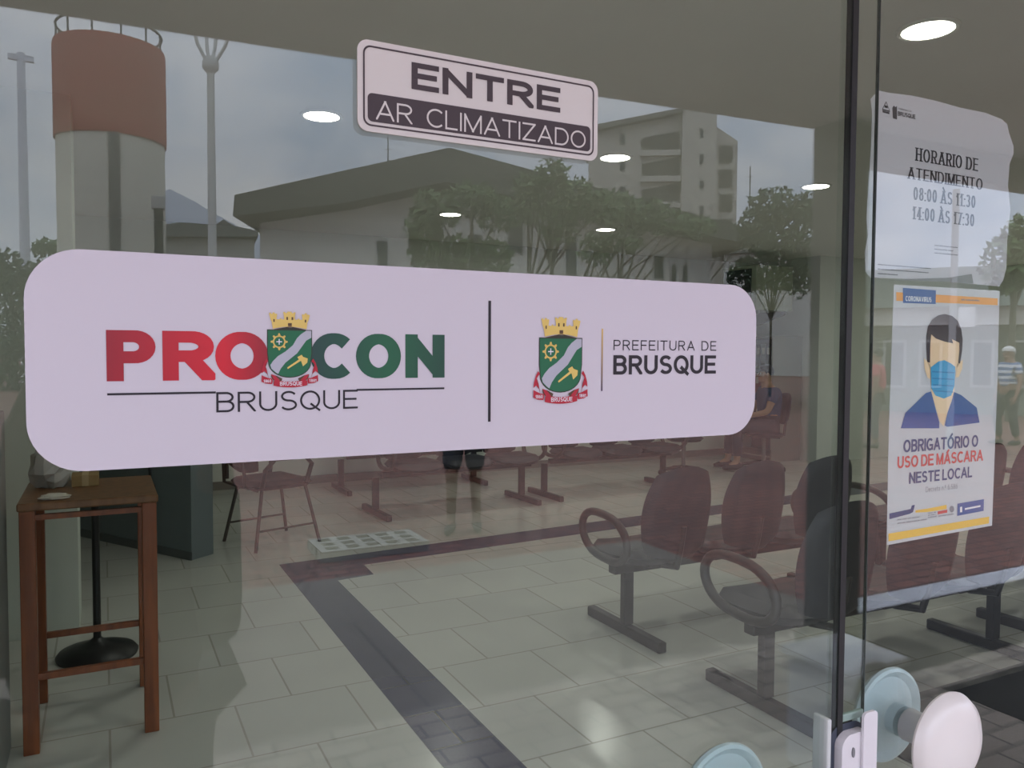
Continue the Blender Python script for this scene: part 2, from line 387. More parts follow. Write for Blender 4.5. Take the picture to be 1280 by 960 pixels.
# outside ground
struct('pavement', MB().box((-25, -2.44, -.3), (40, -.02, 0)), m_pave)
struct('trim_3', MB().box((3.32, -1.56, -.01), (9, -.10, .002)).box((3.32, -2.437, -.01), (9, -1.74, .002)), mat('added_dark_sheet', (44,44,44), .9, var=.2, scale=40))  # dark sheets added on the pavement to keep its mirror image dark
struct('kerb', MB().box((3.75, -2.64, -.3), (40, -2.44, .004), bev=.012), m_kerb)
struct('apron', MB().box((-25, -4.5, -.3), (3.75, -2.44, -.001)), brick_mat('concrete_slabs', (134,124,112), (126,117,106), (104,97,88), 1.2, 1.2, .012, rough=.7, var=.15))
struct('street', MB().box((-250, -420, -.4), (400, -2.64, -.1)), m_street)
# canopy over the pavement
cz = 2.62
ce = lambda x: -2.49 + .06*(x+.27)          # the canopy's street edge
struct('canopy', MB().prism_xy([(-10,-.02), (-10,ce(-10)), (14,ce(14)), (14,-.02)], cz, cz+.12).prism_xy([(-10,ce(-10)+.1), (-10,ce(-10)), (14,ce(14)), (14,ce(14)+.1)], cz-.002, cz+.4), m_soffit)
# door frame and panes
fr = MB().box((-.95, -.01, 2.24), (2.45, .07, 2.3)).box((-.95, -.01, 0), (-.9, .07, 2.24)).box((2.4, -.01, 0), (2.45, .07, 2.24)).box((-.9, -.01, 0), (2.4, .07, .012))
struct('trim_2', fr, m_alu)
GT = .006
d1 = struct('door_1', MB().box((-.9, 0, .012), (.7635, GT, 2.24)), m_glass)
d2 = struct('door_2', MB().box((.776, .021, .012), (2.4, .021+GT, 2.24)), m_glass2)
RY = .021+GT+.0012       # the papers' plane behind the door on the right
m_black = mat('black_rubber', (22,23,26), .5)
MB().box((.7636, -.0015, .03), (.7725, GT+.002, 2.22)).build('edge_gasket', m_black, d1)
m_clear = glass_mat('clear_plastic_strip', (.93, .95, .93), .04)
MB().box((.7726, .001, .03), (.8098, .0035, 2.22)).build('clear_strip', m_clear, d1)
MB().box((.8099, .0005, .03), (.8112, .0045, 2.22)).build('strip_lip', mat('strip_edge', (58,64,62), .2), d1)

# spool-shaped door knobs
m_knob = mat('white_plastic', (221,214,212), .28)
m_knobin = mat('grey_blue_plastic', (196,212,220), .3)
def knob(X, z, y0, gy0, gy1, y1, parent):
    R = .062
    o = MB().lathe([(.004, y0-.018), (.020, y0-.0175), (.024, y0-.0165), (.034, y0-.016), (.048, y0-.012), (.058, y0-.005), (R, y0+.003), (R-.001, y0+.006), (R-.005, y0+.008), (.05, y0+.003), (.03, y0-.002), (.02, y0-.003)], (X, 0, z), 48, axis='y')
    k = o.build('door_knob', m_knob, parent, smooth=True)
    MB().lathe([(.021, y0-.004), (.019, y0+.004), (.021, gy0-.0005)], (X, 0, z), 32, axis='y').build('knob_stem', mat('grey_plastic', (176,178,180), .35), k, smooth=True)
    i = MB().lathe([(.02, gy1+.001), (.02, y1-.014), (.024, y1-.010), (.035, y1-.006), (.05, y1-.003), (R-.004, y1-.009), (R, y1-.007), (R+.001, y1-.003), (.058, y1+.004), (.046, y1+.010), (.02, y1+.014), (.004, y1+.015)], (X, 0, z), 48, axis='y')
    i.build('inner_knob', m_knobin, k, smooth=True)
    return k
k2 = knob(.92, 1.02, -.035, .021, .021+GT, .055, d2)
k1 = knob(.628, .987, -.05, 0, GT, .045, d1)
k2['label'] = 'white round outer knob'; k1['label'] = 'white round knob beside the lock'

# lock on the meeting edge
lk = thing('door_lock', 'white plastic lock clipped to the meeting edge of the glass doors', 'lock', (.781, 0, .93))
lp = MB()
lp.prism_xz(rrect(-.021, -.02, .030, .122, .016), -.012, -.001)
lp.build('lock_body', mat('lock_white', (216,211,216), .35), lk, smooth=False)
lp = MB().box((-.038, -.006, -.02), (-.0315, .017, .143), bev=.002); lp.build('lock_channel', mat('lock_grey', (200,202,202), .4), lk)
MB().prism_xz(rrect(-.031, -.02, .031, .130, .022), -.001, 0.0).build('lock_gasket', mat('gasket_slate', (60,66,80), .4), lk)
MB().prism_xz(rrect(.010, .0, .0335, .145, .006), -.016, -.0125).build('lock_plate', mat('lock_white', (216,211,216), .35), lk)
MB().prism_xz([(-.003+.0022*math.cos(a*PI/8), .100+.006*math.sin(a*PI/8)) for a in range(16)], -.0135, -.0119).build('keyhole', mat('keyhole_grey', (120,120,124), .4), lk)
MB().box((-.012, .0005, .131), (.030, .0055, .140), bev=.001).build('glass_clip', mat('clip_green', (150,170,162), .2), lk)

# ================================================================ SIGNS ON THE GLASS
m_white = mat('white_vinyl', (205,198,209), .45)
m_ink = mat('black_print', (26,20,32), .5)
x0, z1 = -.046*1.083, 1.5655; 
pTL, pBL, pTR, pBR = G(30,316), G(33,590), G(945,356), G(942,541)
x0, x1 = (pTL[0]+pBL[0])/2, (pTR[0]+pBR[0])/2
zt = (G(100,313.7)[1]+G(900,354)[1])/2; zb = (G(100,591)[1]+G(900,542.6)[1])/2
SY = -.0012
sg = MB().prism_xz(rrect(x0, zb, x1, zt, .036, 10), SY, -.0001).build('door_sign', m_white)
tag(sg, 'long white rounded door sign with PROCON lettering and two coats of arms', 'sign')
PY = SY-.0004
m_red = grad_mat('red_print', 'X', G(133,450)[0], G(330,450)[0], (150,24,42), (150,26,44), mid=(.72, (206,28,48)))
m_grn = grad_mat('green_print', 'X', G(388,450)[0], G(555,450)[0], (26,62,60), (22,70,56), mid=(.55, (20,92,62)))
mb = MB(); z0p = (G(133,476.7)[1]+G(554,471.8)[1])/2; z1p = (G(133,412.4)[1]+G(554,418.6)[1])/2
for c, a, b in (('P',133,194.5), ('R',203,268.7), ('O',268.7,335)):
    text(mb, c, G(a,450)[0], G(b,450)[0], z0p, z1p, PY, t=.30, th=.235)
mb.build('red_letters', m_red, sg, norm=False)
mb = MB()
for c, a, b in (('C',387.5,440.2), ('O',444.3,500.4), ('N',506,554.8)):
    text(mb, c, G(a,450)[0], G(b,450)[0], z0p, z1p, PY, t=.30, th=.235)
mb.build('green_letters', m_grn, sg, norm=False)
mb = MB()
text(mb, 'BRUSQUE', G(270,500)[0], G(446.5,500)[0], (G(270,515.3)[1]+G(446,510.5)[1])/2, (G(270,489.8)[1]+G(446,487.2)[1])/2, PY, t=.105, gap=.15)
mb.build('city_name', m_ink, sg, norm=False)
zl = (G(134,492.6)[1]+G(554,485.2)[1])/2
mb = MB(); mb.flat([(G(134,490)[0], zl-.0009), (G(269.5,490)[0], zl-.0009), (G(269.5,490)[0], zl+.0007), (G(134,490)[0], zl+.0007)], PY)
mb.build('rule_line', m_ink, sg, norm=False); mb = MB(); mb.flat([(G(445,490)[0], zl-.0009), (G(554.6,490)[0], zl-.0009), (G(554.6,490)[0], zl+.0007), (G(445,490)[0], zl+.0007)], PY)
mb.build('rule_line', m_ink, sg, norm=False); mb = MB()
xa = G(611,450)[0]; mb.flat([(xa-.0013, G(611,527)[1]), (xa+.0013, G(611,527)[1]), (xa+.0013, G(611,376)[1]), (xa-.0013, G(611,376)[1])], PY)
mb.build('divider_line', m_ink, sg, norm=False); mb = MB()
text(mb, 'PREFEITURA DE', G(766,432)[0], G(894,432)[0], (G(766,437.9)[1]+G(894,438.4)[1])/2, (G(766,425.6)[1]+G(894,425.8)[1])/2, PY, t=.11, gap=.27)
mb.build('council_name', m_ink, sg, norm=False); mb = MB()
text(mb, 'BRUSQUE', G(765.6,457)[0], G(893.6,457)[0], (G(766,469)[1]+G(893,466.2)[1])/2, (G(766,444.2)[1]+G(893,444)[1])/2, PY, t=.20, th=.17, gap=.13)
mb.build('city_name', m_ink, sg, norm=False)
xa = G(751.5,450)[0]
MB().flat([(xa-.0008, G(751,488.7)[1]), (xa+.0008, G(751,488.7)[1]), (xa+.0008, G(751,411)[1]), (xa-.0008, G(751,411)[1])], PY).build('divider_line', grad_mat('gold_slate_print', 'Z', G(751,488)[1], G(751,411)[1], (70,56,86), (216,178,96)), sg, norm=False)

# coat of arms, drawn on a 960-unit sheet
m_em = [mat('emblem_dark', (40,44,34), .5), mat('emblem_green', (18,100,66), .5), mat('emblem_silver', (176,176,190), .5), mat('emblem_gold', (220,190,104), .5), mat('emblem_red', (176,26,50), .5), mat('emblem_white', (226,220,230), .5), mat('emblem_brown', (84,58,40), .5)]
def emblem(parent, pxl, pxr, pyt, pyb, pym):
    # shield occupies sheet x 373..745, y 365..762
    X0, X1 = G(pxl, pym)[0], G(pxr, pym)[0]; xm = (pxl+pxr)/2; Z1, Z0 = G(xm, pyt)[1], G(xm, pyb)[1]
    def T(p): return [(X0+(x-373)/372*(X1-X0), Z0+(762-y)/397*(Z1-Z0)) for x, y in p]
    mb = MB(); lay = [0]
    def put(p, mi, k): mb.flat(T(p), PY-.00012*k, mi)
    def shield(g):
        return [(373-g,365-g), (745+g,365-g), (745+g,560), (735+g,630)] + [(558+ (177+g)*math.cos(a), 640+(122+g)*math.sin(a)) for a in [PI*i/16 for i in range(1,16)]] + [(381-g,630), (373-g,560)]
    put(shield(7), 0, 1); put(shield(0), 1, 2)
    bend = [(700,365), (655,395), (620,430), (585,490), (520,545), (455,585), (415,625), (392,660), (400,690), (440,725), (458,735), (480,690), (520,640), (570,600), (620,560), (660,505), (700,450), (745,425), (745,365)]
    put(bend, 2, 3)
    def ring(cx, cy, r0, r1, mi, k, n=24):
        for i in range(n):
            a, b = 2*PI*i/n, 2*PI*(i+1)/n
            put([(cx+r0*math.cos(a), cy+r0*math.sin(a)), (cx+r1*math.cos(a), cy+r1*math.sin(a)), (cx+r1*math.cos(b), cy+r1*math.sin(b)), (cx+r0*math.cos(b), cy+r0*math.sin(b))], mi, k)
    ring(468,462,42,54,3,3)
    for i in range(8):
        a = 2*PI*i/8; c, s = math.cos(a), math.sin(a)
        put([(468+c*50-s*12, 462+s*50+c*12), (468+c*72-s*6, 462+s*72+c*6), (468+c*72+s*6, 462+s*72-c*6), (468+c*50+s*12, 462+s*50-c*12)], 3, 3)
    put([(464,438),(472,438),(472,486),(464,486)], 5, 3); put([(444,458),(492,458),(492,466),(444,466)], 5, 4)
    put([(534,682),(540,694),(655,622),(645,606)], 3, 3)
    put([(622,592),(660,572),(672,590),(712,604),(708,640),(670,672),(655,628),(640,620)], 3, 4)
    # mural crown
    put([(412,365)]+[(412+292*i/12, 365-26*math.sin(PI*i/12)) for i in range(13)]+[(704,365)], 0, 3)
    put([(415,358),(405,290),(395,272),(384,222),(396,214),(402,226),(412,226),(415,214),(430,214),(434,226),(444,222),(452,228),(446,270),(470,272),(480,258),(492,272),(512,270),(508,235),(502,212),(515,206),(522,216),(534,216),(538,204),(574,204),(578,216),(590,216),(596,206),(610,212),(604,235),(602,270),(622,272),(634,258),(646,272),(668,270),(664,228),(672,222),(682,228),(690,214),(704,214),(708,226),(722,226),(732,232),(722,272),(712,292),(702,358)]
        +[(702-287*i/12, 352-20*math.sin(PI*i/12)) for i in range(13)], 3, 4)
    for a, b, c, d in ((530,250,543,275), (574,250,588,275), (543,302,576,328), (420,270,431,294), (688,270,700,294)): put([(a,b),(c,b),(c,d),(a,d)], 6, 5)
    for p, q in (((415,358),(560,330)), ((560,330),(702,358))): put([p, q, (q[0], q[1]+5), (p[0], p[1]+5)], 6, 5)
    # ribbon
    left = [(358,605),(338,640),(322,690),(318,730),(340,712),(372,745),(378,780),(362,700),(346,660),(360,640),(374,628)]
    for s in (1, -1):
        f = lambda p: [((x if s == 1 else 1118-x), y) for x, y in p]
        put(f(left), 4, 6)
        put(f([(318,745),(330,752),(380,772),(408,775),(410,800),(404,822),(350,816),(316,800)]), 4, 7)
        put(f([(395,738),(445,752),(492,776),(482,800),(420,790),(400,770)]), 6, 6)
        put(f([(395,738),(430,748),(470,790),(430,800)]), 4, 7)
    put([(420,795)]+[(420+278*i/10, 786+16*math.sin(PI*i/10)) for i in range(1,10)]+[(706,795),(706,835)]+[(700-278*i/10, 838+14*math.sin(PI*i/10)) for i in range(1,10)]+[(416,835)], 4, 8)
    a, b = T([(470,836),(660,803)])
    text(mb, 'BRUSQUE', a[0], b[0], a[1], b[1], PY-.0012, t=.16, mi=5)
    a, b = T([(334,808),(396,782)]); text(mb, '1860', a[0], b[0], a[1], b[1], PY-.0012, t=.16, mi=5)
    a, b = T([(724,808),(786,782)]); text(mb, '1881', a[0], b[0], a[1], b[1], PY-.0012, t=.16, mi=5)
    mb.build('coat_of_arms', m_em, parent, norm=False)
emblem(sg, 334.4, 388.6, 413.2, 471, 440)
emblem(sg, 673.5, 725.5, 423.3, 489.5, 455)

# second sticker
ex0 = (G(445.8,49.9)[0]+G(446.8,164.4)[0])/2; ex1 = (G(747,102.5)[0]+G(744.9,201)[0])/2
ez1 = (G(455,50.5)[1]+G(740,101.5)[1])/2; ez0 = (G(455,165.3)[1]+G(738,200.5)[1])/2
m_cream = mat('sticker_white', (212,206,204), .45); m_dark = mat('sticker_brown_black', (64,52,58), .5)
sg2 = MB().prism_xz(rrect(ex0, ez0, ex1, ez1, .009, 8), -.0016, -.0001).build('door_sticker', m_cream)
tag(sg2, 'smaller sticker reading ENTRE above the dark AR CLIMATIZADO band', 'sign')
mb = MB(); i0, i1 = .0045, .0059; yy = -.002
a = rrect(ex0+i0, ez0+i0, ex1-i0, ez1-i0, .0065, 6); b = rrect(ex0+i1, ez0+i1, ex1-i1, ez1-i1, .0055, 6)
for i in range(len(a)): mb.flat([a[i-1], a[i], b[i], b[i-1]], yy)
mb.build('border_line', m_dark, sg2, norm=False)
bz = (G(455,117)[1]+G(740,158.7)[1])/2
MB().flat(rrect(ex0+.0083, ez0+.0083, ex1-.0083, bz, .004, 5), yy).build('dark_band', m_dark, sg2, norm=False)
mb = MB()
text(mb, 'ENTRE', G(513.5,95)[0], G(699,125)[0], (G(514,112.8)[1]+G(699,141)[1])/2, (G(514,79.5)[1]+G(699,110)[1])/2, yy, t=.245, th=.20, gap=.12)
mb.build('dark_letters', m_dark, sg2, norm=False)
mb = MB()
text(mb, 'AR CLIMATIZADO', G(469,140)[0], G(730.5,174)[0], (G(470,151)[1]+G(730,185.8)[1])/2, (G(470,128.5)[1]+G(730,163)[1])/2, yy-.0003, t=.10, gap=.14, space=.5)
mb.build('light_letters', m_cream, sg2, norm=False)

# ---------------------------------------------------------------- papers taped behind the door on the right
m_paper = mat('white_paper', (192,192,197), .8); m_pink = mat('paper_print', (46,46,52), .7)
def GR(x, y): return G(x, y, RY)
def sheet(name, pxpoly, label, m, cat, bulge=.0):
    poly = [GR(*p) for p in pxpoly]; n = len(poly)
    o = MB().prism_xz(poly, RY, RY+.0004).build(name, m); tag(o, label, cat); return o
pn = sheet('paper_notice', [(1098,113),(1112,116),(1140,119.5),(1170,126),(1200,134.5),(1232,141),(1252,149),(1259,155),(1261,165),(1267,183),(1267,192),(1262,205),(1260,232),(1263,262),(1259,300),(1258,335),(1254,350),(1249,358),(1180,352),(1130,348.5),(1088,347),(1082,340),(1081,315),(1085,295),(1083,275),(1086,230),(1089,180),(1090,140),(1088,124)],
           'torn white paper notice reading HORARIO DE ATENDIMENTO', m_paper, 'notice')
TY = RY-.0003
def zz(a, b): return (GR(*a)[1]+GR(*b)[1])/2
mb = MB()
for s, xa, xb, bl, br_, tl, tr_ in (('HORARIO DE',1144.5,1222.5,201.4,213.8,183.9,199), ('ATENDIMENTO',1134.5,1228,224,237,210.3,222), ('08:00 ÀS 11:30',1141.5,1219,250.2,259.6,234.6,243.9), ('14:00 ÀS 17:30',1140.3,1217.5,275,282.2,259,267)):
    text(mb, s, GR(xa,(bl+tl)/2)[0], GR(xb,(br_+tr_)/2)[0], zz((xa,bl),(xb,br_)), zz((xa,tl),(xb,tr_)), TY, t=.20, th=.09, serif=True, gap=.2, space=.3)
text(mb, 'BRUSQUE', GR(1122,143)[0], GR(1144,146)[0], zz((1122,144),(1144,149.5)), zz((1122,139),(1144,143.5)), TY, t=.2, gap=.1)
text(mb, 'PREFEITURA DE', GR(1122.5,137)[0], GR(1139,139)[0], zz((1122,137),(1139,140)), zz((1122,135),(1139,138)), TY, t=.12, gap=.2)
def gp(pts): return [GR(*p) for p in pts]
for p in ([(1116,148),(1115,135),(1117,132),(1119,134),(1121,132.5),(1121,149.5)], ): mb.flat(gp(p), TY)
# house-shaped badge
A, B, C_ = (1107.5,126.5), (1102.6,136), (1112,138.5)
for p, q in ((A,B), (A,C_), (B,C_)): mb.flat(gp([p, q, (q[0], q[1]+1.6), (p[0], p[1]+1.6)]), TY)
mb.flat(gp([(1103,138),(1111.5,140.5),(1111.5,143),(1103,140.5)]), TY); mb.flat(gp([(1105.5,131.5),(1109.5,132.6),(1109.5,135.5),(1105.5,134.5)]), TY)
for k in range(3): line_of_words(mb, GR(1168,310)[0], GR(1197-(k % 2)*6,310)[0], GR(1180,308.5+k*4.7)[1], .0016, TY, 10+k)
for k in range(3): line_of_words(mb, GR(1097,333)[0], GR((1163,1160,1122)[k],333)[0], GR(1120,333+k*5.6)[1], .0016, TY, 20+k)
mb.build('notice_letters', m_pink, pn, norm=False)
MB().flat(gp([(1110,350.2),(1145,348.5),(1185,347.2),(1214,342.5),(1216,354.5),(1190,352.8),(1150,351.3)]), TY-.0006).build('folded_corner', mat('paper_fold_back', (120,122,120), .8), pn, norm=False)

# health poster
po = sheet('mask_poster', [(1117.5,355.5),(1249.5,363.5),(1247,470),(1240,657),(1175,669),(1108.5,681.5),(1111,540)],
           'white poster of a dark-haired face in a blue mask with navy and red lettering', mat('poster_paper', (200,202,206), .7), 'poster')
Z = lambda x, y: GR(1060+x/2.667, 340+y/2.667)       # sheet units of the poster sketch
def pp(mb, pts, k=1, mi=0): mb.flat([Z(*p) for p in pts], TY-.00012*k, mi)
m_or = mat('poster_orange', (236,160,60), .6); m_ye = mat('poster_yellow', (236,190,66), .6); m_bl = mat('poster_blue', (38,82,150), .6); m_nv = mat('poster_navy', (44,62,112), .6)
m_rd = mat('poster_red', (206,70,62), .6); m_sk = mat('poster_skin', (236,208,170), .6); m_hr = mat('poster_hair', (62,54,60), .6); m_mk = mat('poster_mask', (62,160,206), .6); m_gr = mat('poster_grey', (130,132,140), .6)
mb = MB(); pp(mb, [(160,67),(498,88),(498,111),(160,96)]); mb.build('orange_strip', m_or, po, norm=False)
mb = MB(); pp(mb, [(182,53),(292,61),(291,107),(182,103)], 2); mb.build('blue_panel', m_bl, po, norm=False); mb = MB(); pp(mb, [(364,772),(452,757),(451,796),(363,813)], 2); mb.build('blue_panel', m_bl, po, norm=False)
mb = MB(); a = Z(190,98); b = Z(277,84)
text(mb, 'CORONAVIRUS', a[0], b[0], (Z(190,97)[1]+Z(277,101)[1])/2, (Z(190,80)[1]+Z(277,84)[1])/2, TY-.0004, t=.17)
mb.build('white_letters', mat('poster_white', (228,230,234), .6), po, norm=False); mb = MB()
pp(mb, [(372,783),(379,782),(379,800),(372,801)], 3); pp(mb, [(388,787),(440,777),(440,783),(388,793)], 3)
mb.build('panel_print', mat('poster_white', (228,230,234), .6), po, norm=False)
mb = MB()
pp(mb, [(272,200),(280,185),(366,200),(371,230),(371,302),(356,330),(353,400),(330,470),(318,515),(306,500),(285,430),(276,400),(274,330),(266,300),(268,230)], 1)
pp(mb, [(262,296),(252,288),(254,320),(264,352),(274,358),(272,310)], 1); pp(mb, [(371,300),(382,292),(380,322),(368,350),(358,352),(362,310)], 1)
mb.build('poster_face', m_sk, po, norm=False)
mb = MB()
pp(mb, [(276,398),(258,404),(190,470),(175,521),(303,521),(303,500),(290,455),(282,420)], 2)
pp(mb, [(352,400),(376,410),(428,452),(437,500),(437,502),(330,516),(322,512),(330,470),(345,430)], 2)
mb.build('poster_shirt', m_bl, po, norm=False)
mb = MB()
pp(mb, [(263,300),(260,250),(260,215),(266,180),(280,158),(300,144),(322,140),(345,146),(364,162),(376,190),(381,225),(379,262),(372,305),(366,304),(370,262),(370,236),(345,224),(349,238),(320,232),(292,222),(276,208),(273,240),(272,302)], 3)
mb.build('poster_hair', m_hr, po, norm=False)
mb = MB(); pp(mb, [(274,318),(300,298),(320,294),(340,304),(356,316),(353,380),(342,412),(318,422),(290,412),(276,388)], 4); mb.build('poster_mask', m_mk, po, norm=False)
mb = MB()
for k, (y_, x_) in enumerate(((330,278),(352,278),(374,280),(394,284))): pp(mb, [(x_, y_),(354-k*2, y_+4),(354-k*2, y_+8),(x_, y_+4)], 5)
mb.build('mask_pleats', mat('poster_mask_pleat', (50,134,182), .6), po, norm=False)
def ptext(mb, s, xl, xr, bl, br_, tl, tr_, **k):
    text(mb, s, Z(xl,(bl+tl)/2)[0], Z(xr,(br_+tr_)/2)[0], (Z(xl,bl)[1]+Z(xr,br_)[1])/2, (Z(xl,tl)[1]+Z(xr,tr_)[1])/2, TY-.0002, **k)
mb = MB(); ptext(mb, 'OBRIGATÓRIO O', 184,433,600,584,556,546, t=.2, th=.17, gap=.1, space=.25); mb.build('navy_letters', m_nv, po, norm=False); mb = MB(); ptext(mb, 'NESTE LOCAL', 203,413,706,684,668,648, t=.2, th=.17, gap=.1, space=.25)
mb.build('navy_letters', m_nv, po, norm=False); mb = MB()
pp(mb, [(137,805),(208,790),(212,778),(222,776),(216,800),(205,806),(137,824)], 1); mb.build('navy_ribbon', m_nv, po, norm=False)
mb = MB(); ptext(mb, 'USO DE MÁSCARA', 164,449,656,628,615,592, t=.2, th=.17, gap=.1, space=.25)
mb.build('red_letters', m_rd, po, norm=False); mb = MB()
pp(mb, [(298,798),(330,792),(330,802),(298,808)], 1); mb.build('red_mark', m_rd, po, norm=False)
mb = MB(); ptext(mb, 'Decreto n.º 6.586', 258,364,734,722,716,705, t=.1, gap=.18); mb.build('grey_letters', m_gr, po, norm=False); mb = MB()
for k, (x_, y_, e_) in enumerate(((163,829,238),(163,839,262),(266,810,292),(266,817,292),(266,824,292),(300,818,350))):
    line_of_words(mb, Z(x_,y_)[0], Z(e_,y_)[0], (Z(x_,y_)[1]+Z(e_,y_-12)[1])/2, .0018, TY-.0002, 40+k)
mb.build('small_print', m_gr, po, norm=False); mb = MB()
pp(mb, [(345+8*math.cos(i*PI/8), 790+11*math.sin(i*PI/8)) for i in range(16)], 1)
mb.build('seal_mark', m_gr, po, norm=False); mb = MB()
line_of_words(mb, Z(376,92)[0], Z(436,96)[0], Z(405,96)[1], .0022, TY-.0004, 60)
mb.build('small_print', m_gr, po, norm=False)
mb = MB(); pp(mb, [(224,794),(266,788),(328,776),(328,790),(266,800),(224,802)], 1); pp(mb, [(134,872),(470,815),(469,838),(134,898)], 1); mb.build('yellow_strip', m_ye, po, norm=False)

# ================================================================ INSIDE THE ROOM
m_seat = mat('dark_upholstery', (40,40,46), .55, var=.06, scale=20)
m_leg = mat('dark_brown_metal', (50,46,46), .45)
m_navy = mat('navy_upholstery', (38,40,50), .55, var=.06, scale=20)
def pad(mb, fn, nu=12, nv=8, th=.03):
    # curved padded panel: fn(u,v) in -1..1 gives point + normal side offset
    vs = []; fs = []
    for side in (0, 1):
        for i in range(nu+1):
            for j in range(nv+1):
                u = -1+2*i/nu; v = -1+2*j/nv; p, n = fn(u, v)
                e = max(0, 1-max(abs(u), abs(v))**8)**.5
                vs.append(Vector(p) + Vector(n)*(th/2*(e if side == 0 else -e)))
    S = (nu+1)*(nv+1); I = lambda s, i, j: s*S+i*(nv+1)+j
    for i in range(nu):
        for j in range(nv):
            fs.append((I(0,i,j), I(0,i+1,j), I(0,i+1,j+1), I(0,i,j+1))); fs.append((I(1,i,j), I(1,i,j+1), I(1,i+1,j+1), I(1,i+1,j)))
    for i in range(nu):
        for j in (0, nv): fs.append((I(0,i,j), I(0,i+1,j), I(1,i+1,j), I(1,i,j)))
    for j in range(nv):
        for i in (0, nu): fs.append((I(0,i,j), I(0,i,j+1), I(1,i,j+1), I(1,i,j)))
    mb.add(vs, fs)
def squircle(u, v):
    # square grid to rounded square
    return u*math.sqrt(1-v*v*.30), v*math.sqrt(1-u*u*.30)
def make_bench(label, n, pitch, backtop, sw, loc, rz, group, upholstery):
    # faces local +y; x runs from the first foot
    t = thing('waiting_bench', label, 'bench', loc, rz, group)
    L = n*pitch; xs = [-.12 + pitch*(i+.5) for i in range(n)]
    MB().box((-.10, -.03, .335), (L-.08, .03, .385), bev=.006).build('beam', m_leg, t)
    for x in (0.0, L-.0-pitch*.0-.02 if n == 3 else L-.18):
        f = MB().box((x-.03, -.02, .055), (x+.03, .02, .34), bev=.004).build('leg', m_leg, t)
        MB().box((x-.025, -.31, .0), (x+.025, .35, .055), bev=.008).build('foot_bar', m_leg, f)
    for x in xs:
        mb = MB()
        def seat(u, v, x=x):
            a, b = squircle(u, v); yy = .04 + b*.235
            return (x+a*(pitch*.495), yy, .425 + .018*a*a + .012*(b*b) - (.03*max(0, b-.6)*2)), (0, 0, 1)
        pad(mb, seat, 12, 10, .085); mb.build('seat', upholstery, t, smooth=True)
        mb = MB(); mb.box((x-.09, -.12, .375), (x+.09, .14, .405), bev=.006).tube([(x, -.1, .38), (x, -.235, .40), (x, -.262, .5), (x, -.285, .62)], .017)
        mb.build('seat_bracket', m_leg, t)
        mb = MB(); h0, h1 = .44, backtop
        def back(u, v, x=x):
            a, b = squircle(u, v); z = (h0+h1)/2 + b*(h1-h0)/2*1.0; wd = sw/2*(1.0 - .16*max(0, b)**2)
            return (x+a*wd, -.225 - .16*(z-h0) - .045*a*a*-1 - .01, z), (0, 1, .15)
        pad(mb, back, 14, 12, .045); mb.build('backrest', upholstery, t, smooth=True)
    for x in (-.13, L-.11):
        pts = []
        for i in range(28):
            a = 2*PI*i/28; c, s = math.cos(a), math.sin(a)
            pts.append((x, .03 + .21*c*abs(c)**-.25 if abs(c) > 1e-3 else .03, .53 + .115*s - .03*c*0 + .02*c))
        MB().tube(pts, .021, 10, closed=True).build('armrest', m_leg, t, smooth=True)
    return t
b1 = make_bench('dark three-seat waiting bench whose near arm stands beside the blue floor stripe, seen from behind', 3, .52, .925, .44, (2.45, 2.80, 0), 0, 'waiting benches', m_seat)
for (x, y, l) in ((2.45, 1.80, 'dark waiting bench nearest the glass door, its near arm left of the mask poster'), (4.42, 1.80, 'dark waiting bench running on past the nearest bench, half hidden behind the mask poster'), (4.42, 2.80, 'dark waiting bench in the second row behind the mask poster')):
    b = dup(b1); b.location = (x, y, 0); b['label'] = l
far_l = ['dark waiting bench facing the door beside the black office chair', 'dark waiting bench facing the door next to the swivel chair', 'dark waiting bench standing against the back wall']
for (x, y, r, l) in ((3.72, 6.42, PI+.05, far_l[0]), (5.56, 6.52, PI+.02, far_l[1]), (3.76, 7.68, PI, far_l[2])):
    b = dup(b1); b.location = (x, y, 0); b.rotation_euler = (0, 0, r); b['label'] = l

# tall wooden stand table
m_wood = wood_mat('varnished_wood', (112,58,30), (142,78,40), .35); m_woodtop = wood_mat('varnished_top', (104,70,42), (126,88,54), .4)
tb = thing('side_table', 'tall narrow reddish wooden table with thin legs and low stretchers', 'table', (-.055, 2.985, 0))
MB().box((-.235, -.27, .905), (.235, .27, .935), bev=.006).build('table_top', m_woodtop, tb)
for sx in (-1, 1):
    for sy in (-1, 1):
        MB().box((sx*.203-.026, sy*.24-.024, 0), (sx*.203+.026, sy*.24+.024, .905), bev=.003).build('leg', m_wood, tb)
for sy in (-1, 1):
    MB().box((-.18, sy*.24-.010, .868), (.18, sy*.24+.010, .888)).build('apron', m_wood, tb)
    MB().box((-.18, sy*.24-.011, .27), (.18, sy*.24+.011, .295), bev=.002).build('stretcher', m_wood, tb)
for sx in (-1, 1):
    MB().box((sx*.203-.01, -.216, .868), (sx*.203+.01, .216, .888)).build('apron', m_wood, tb)
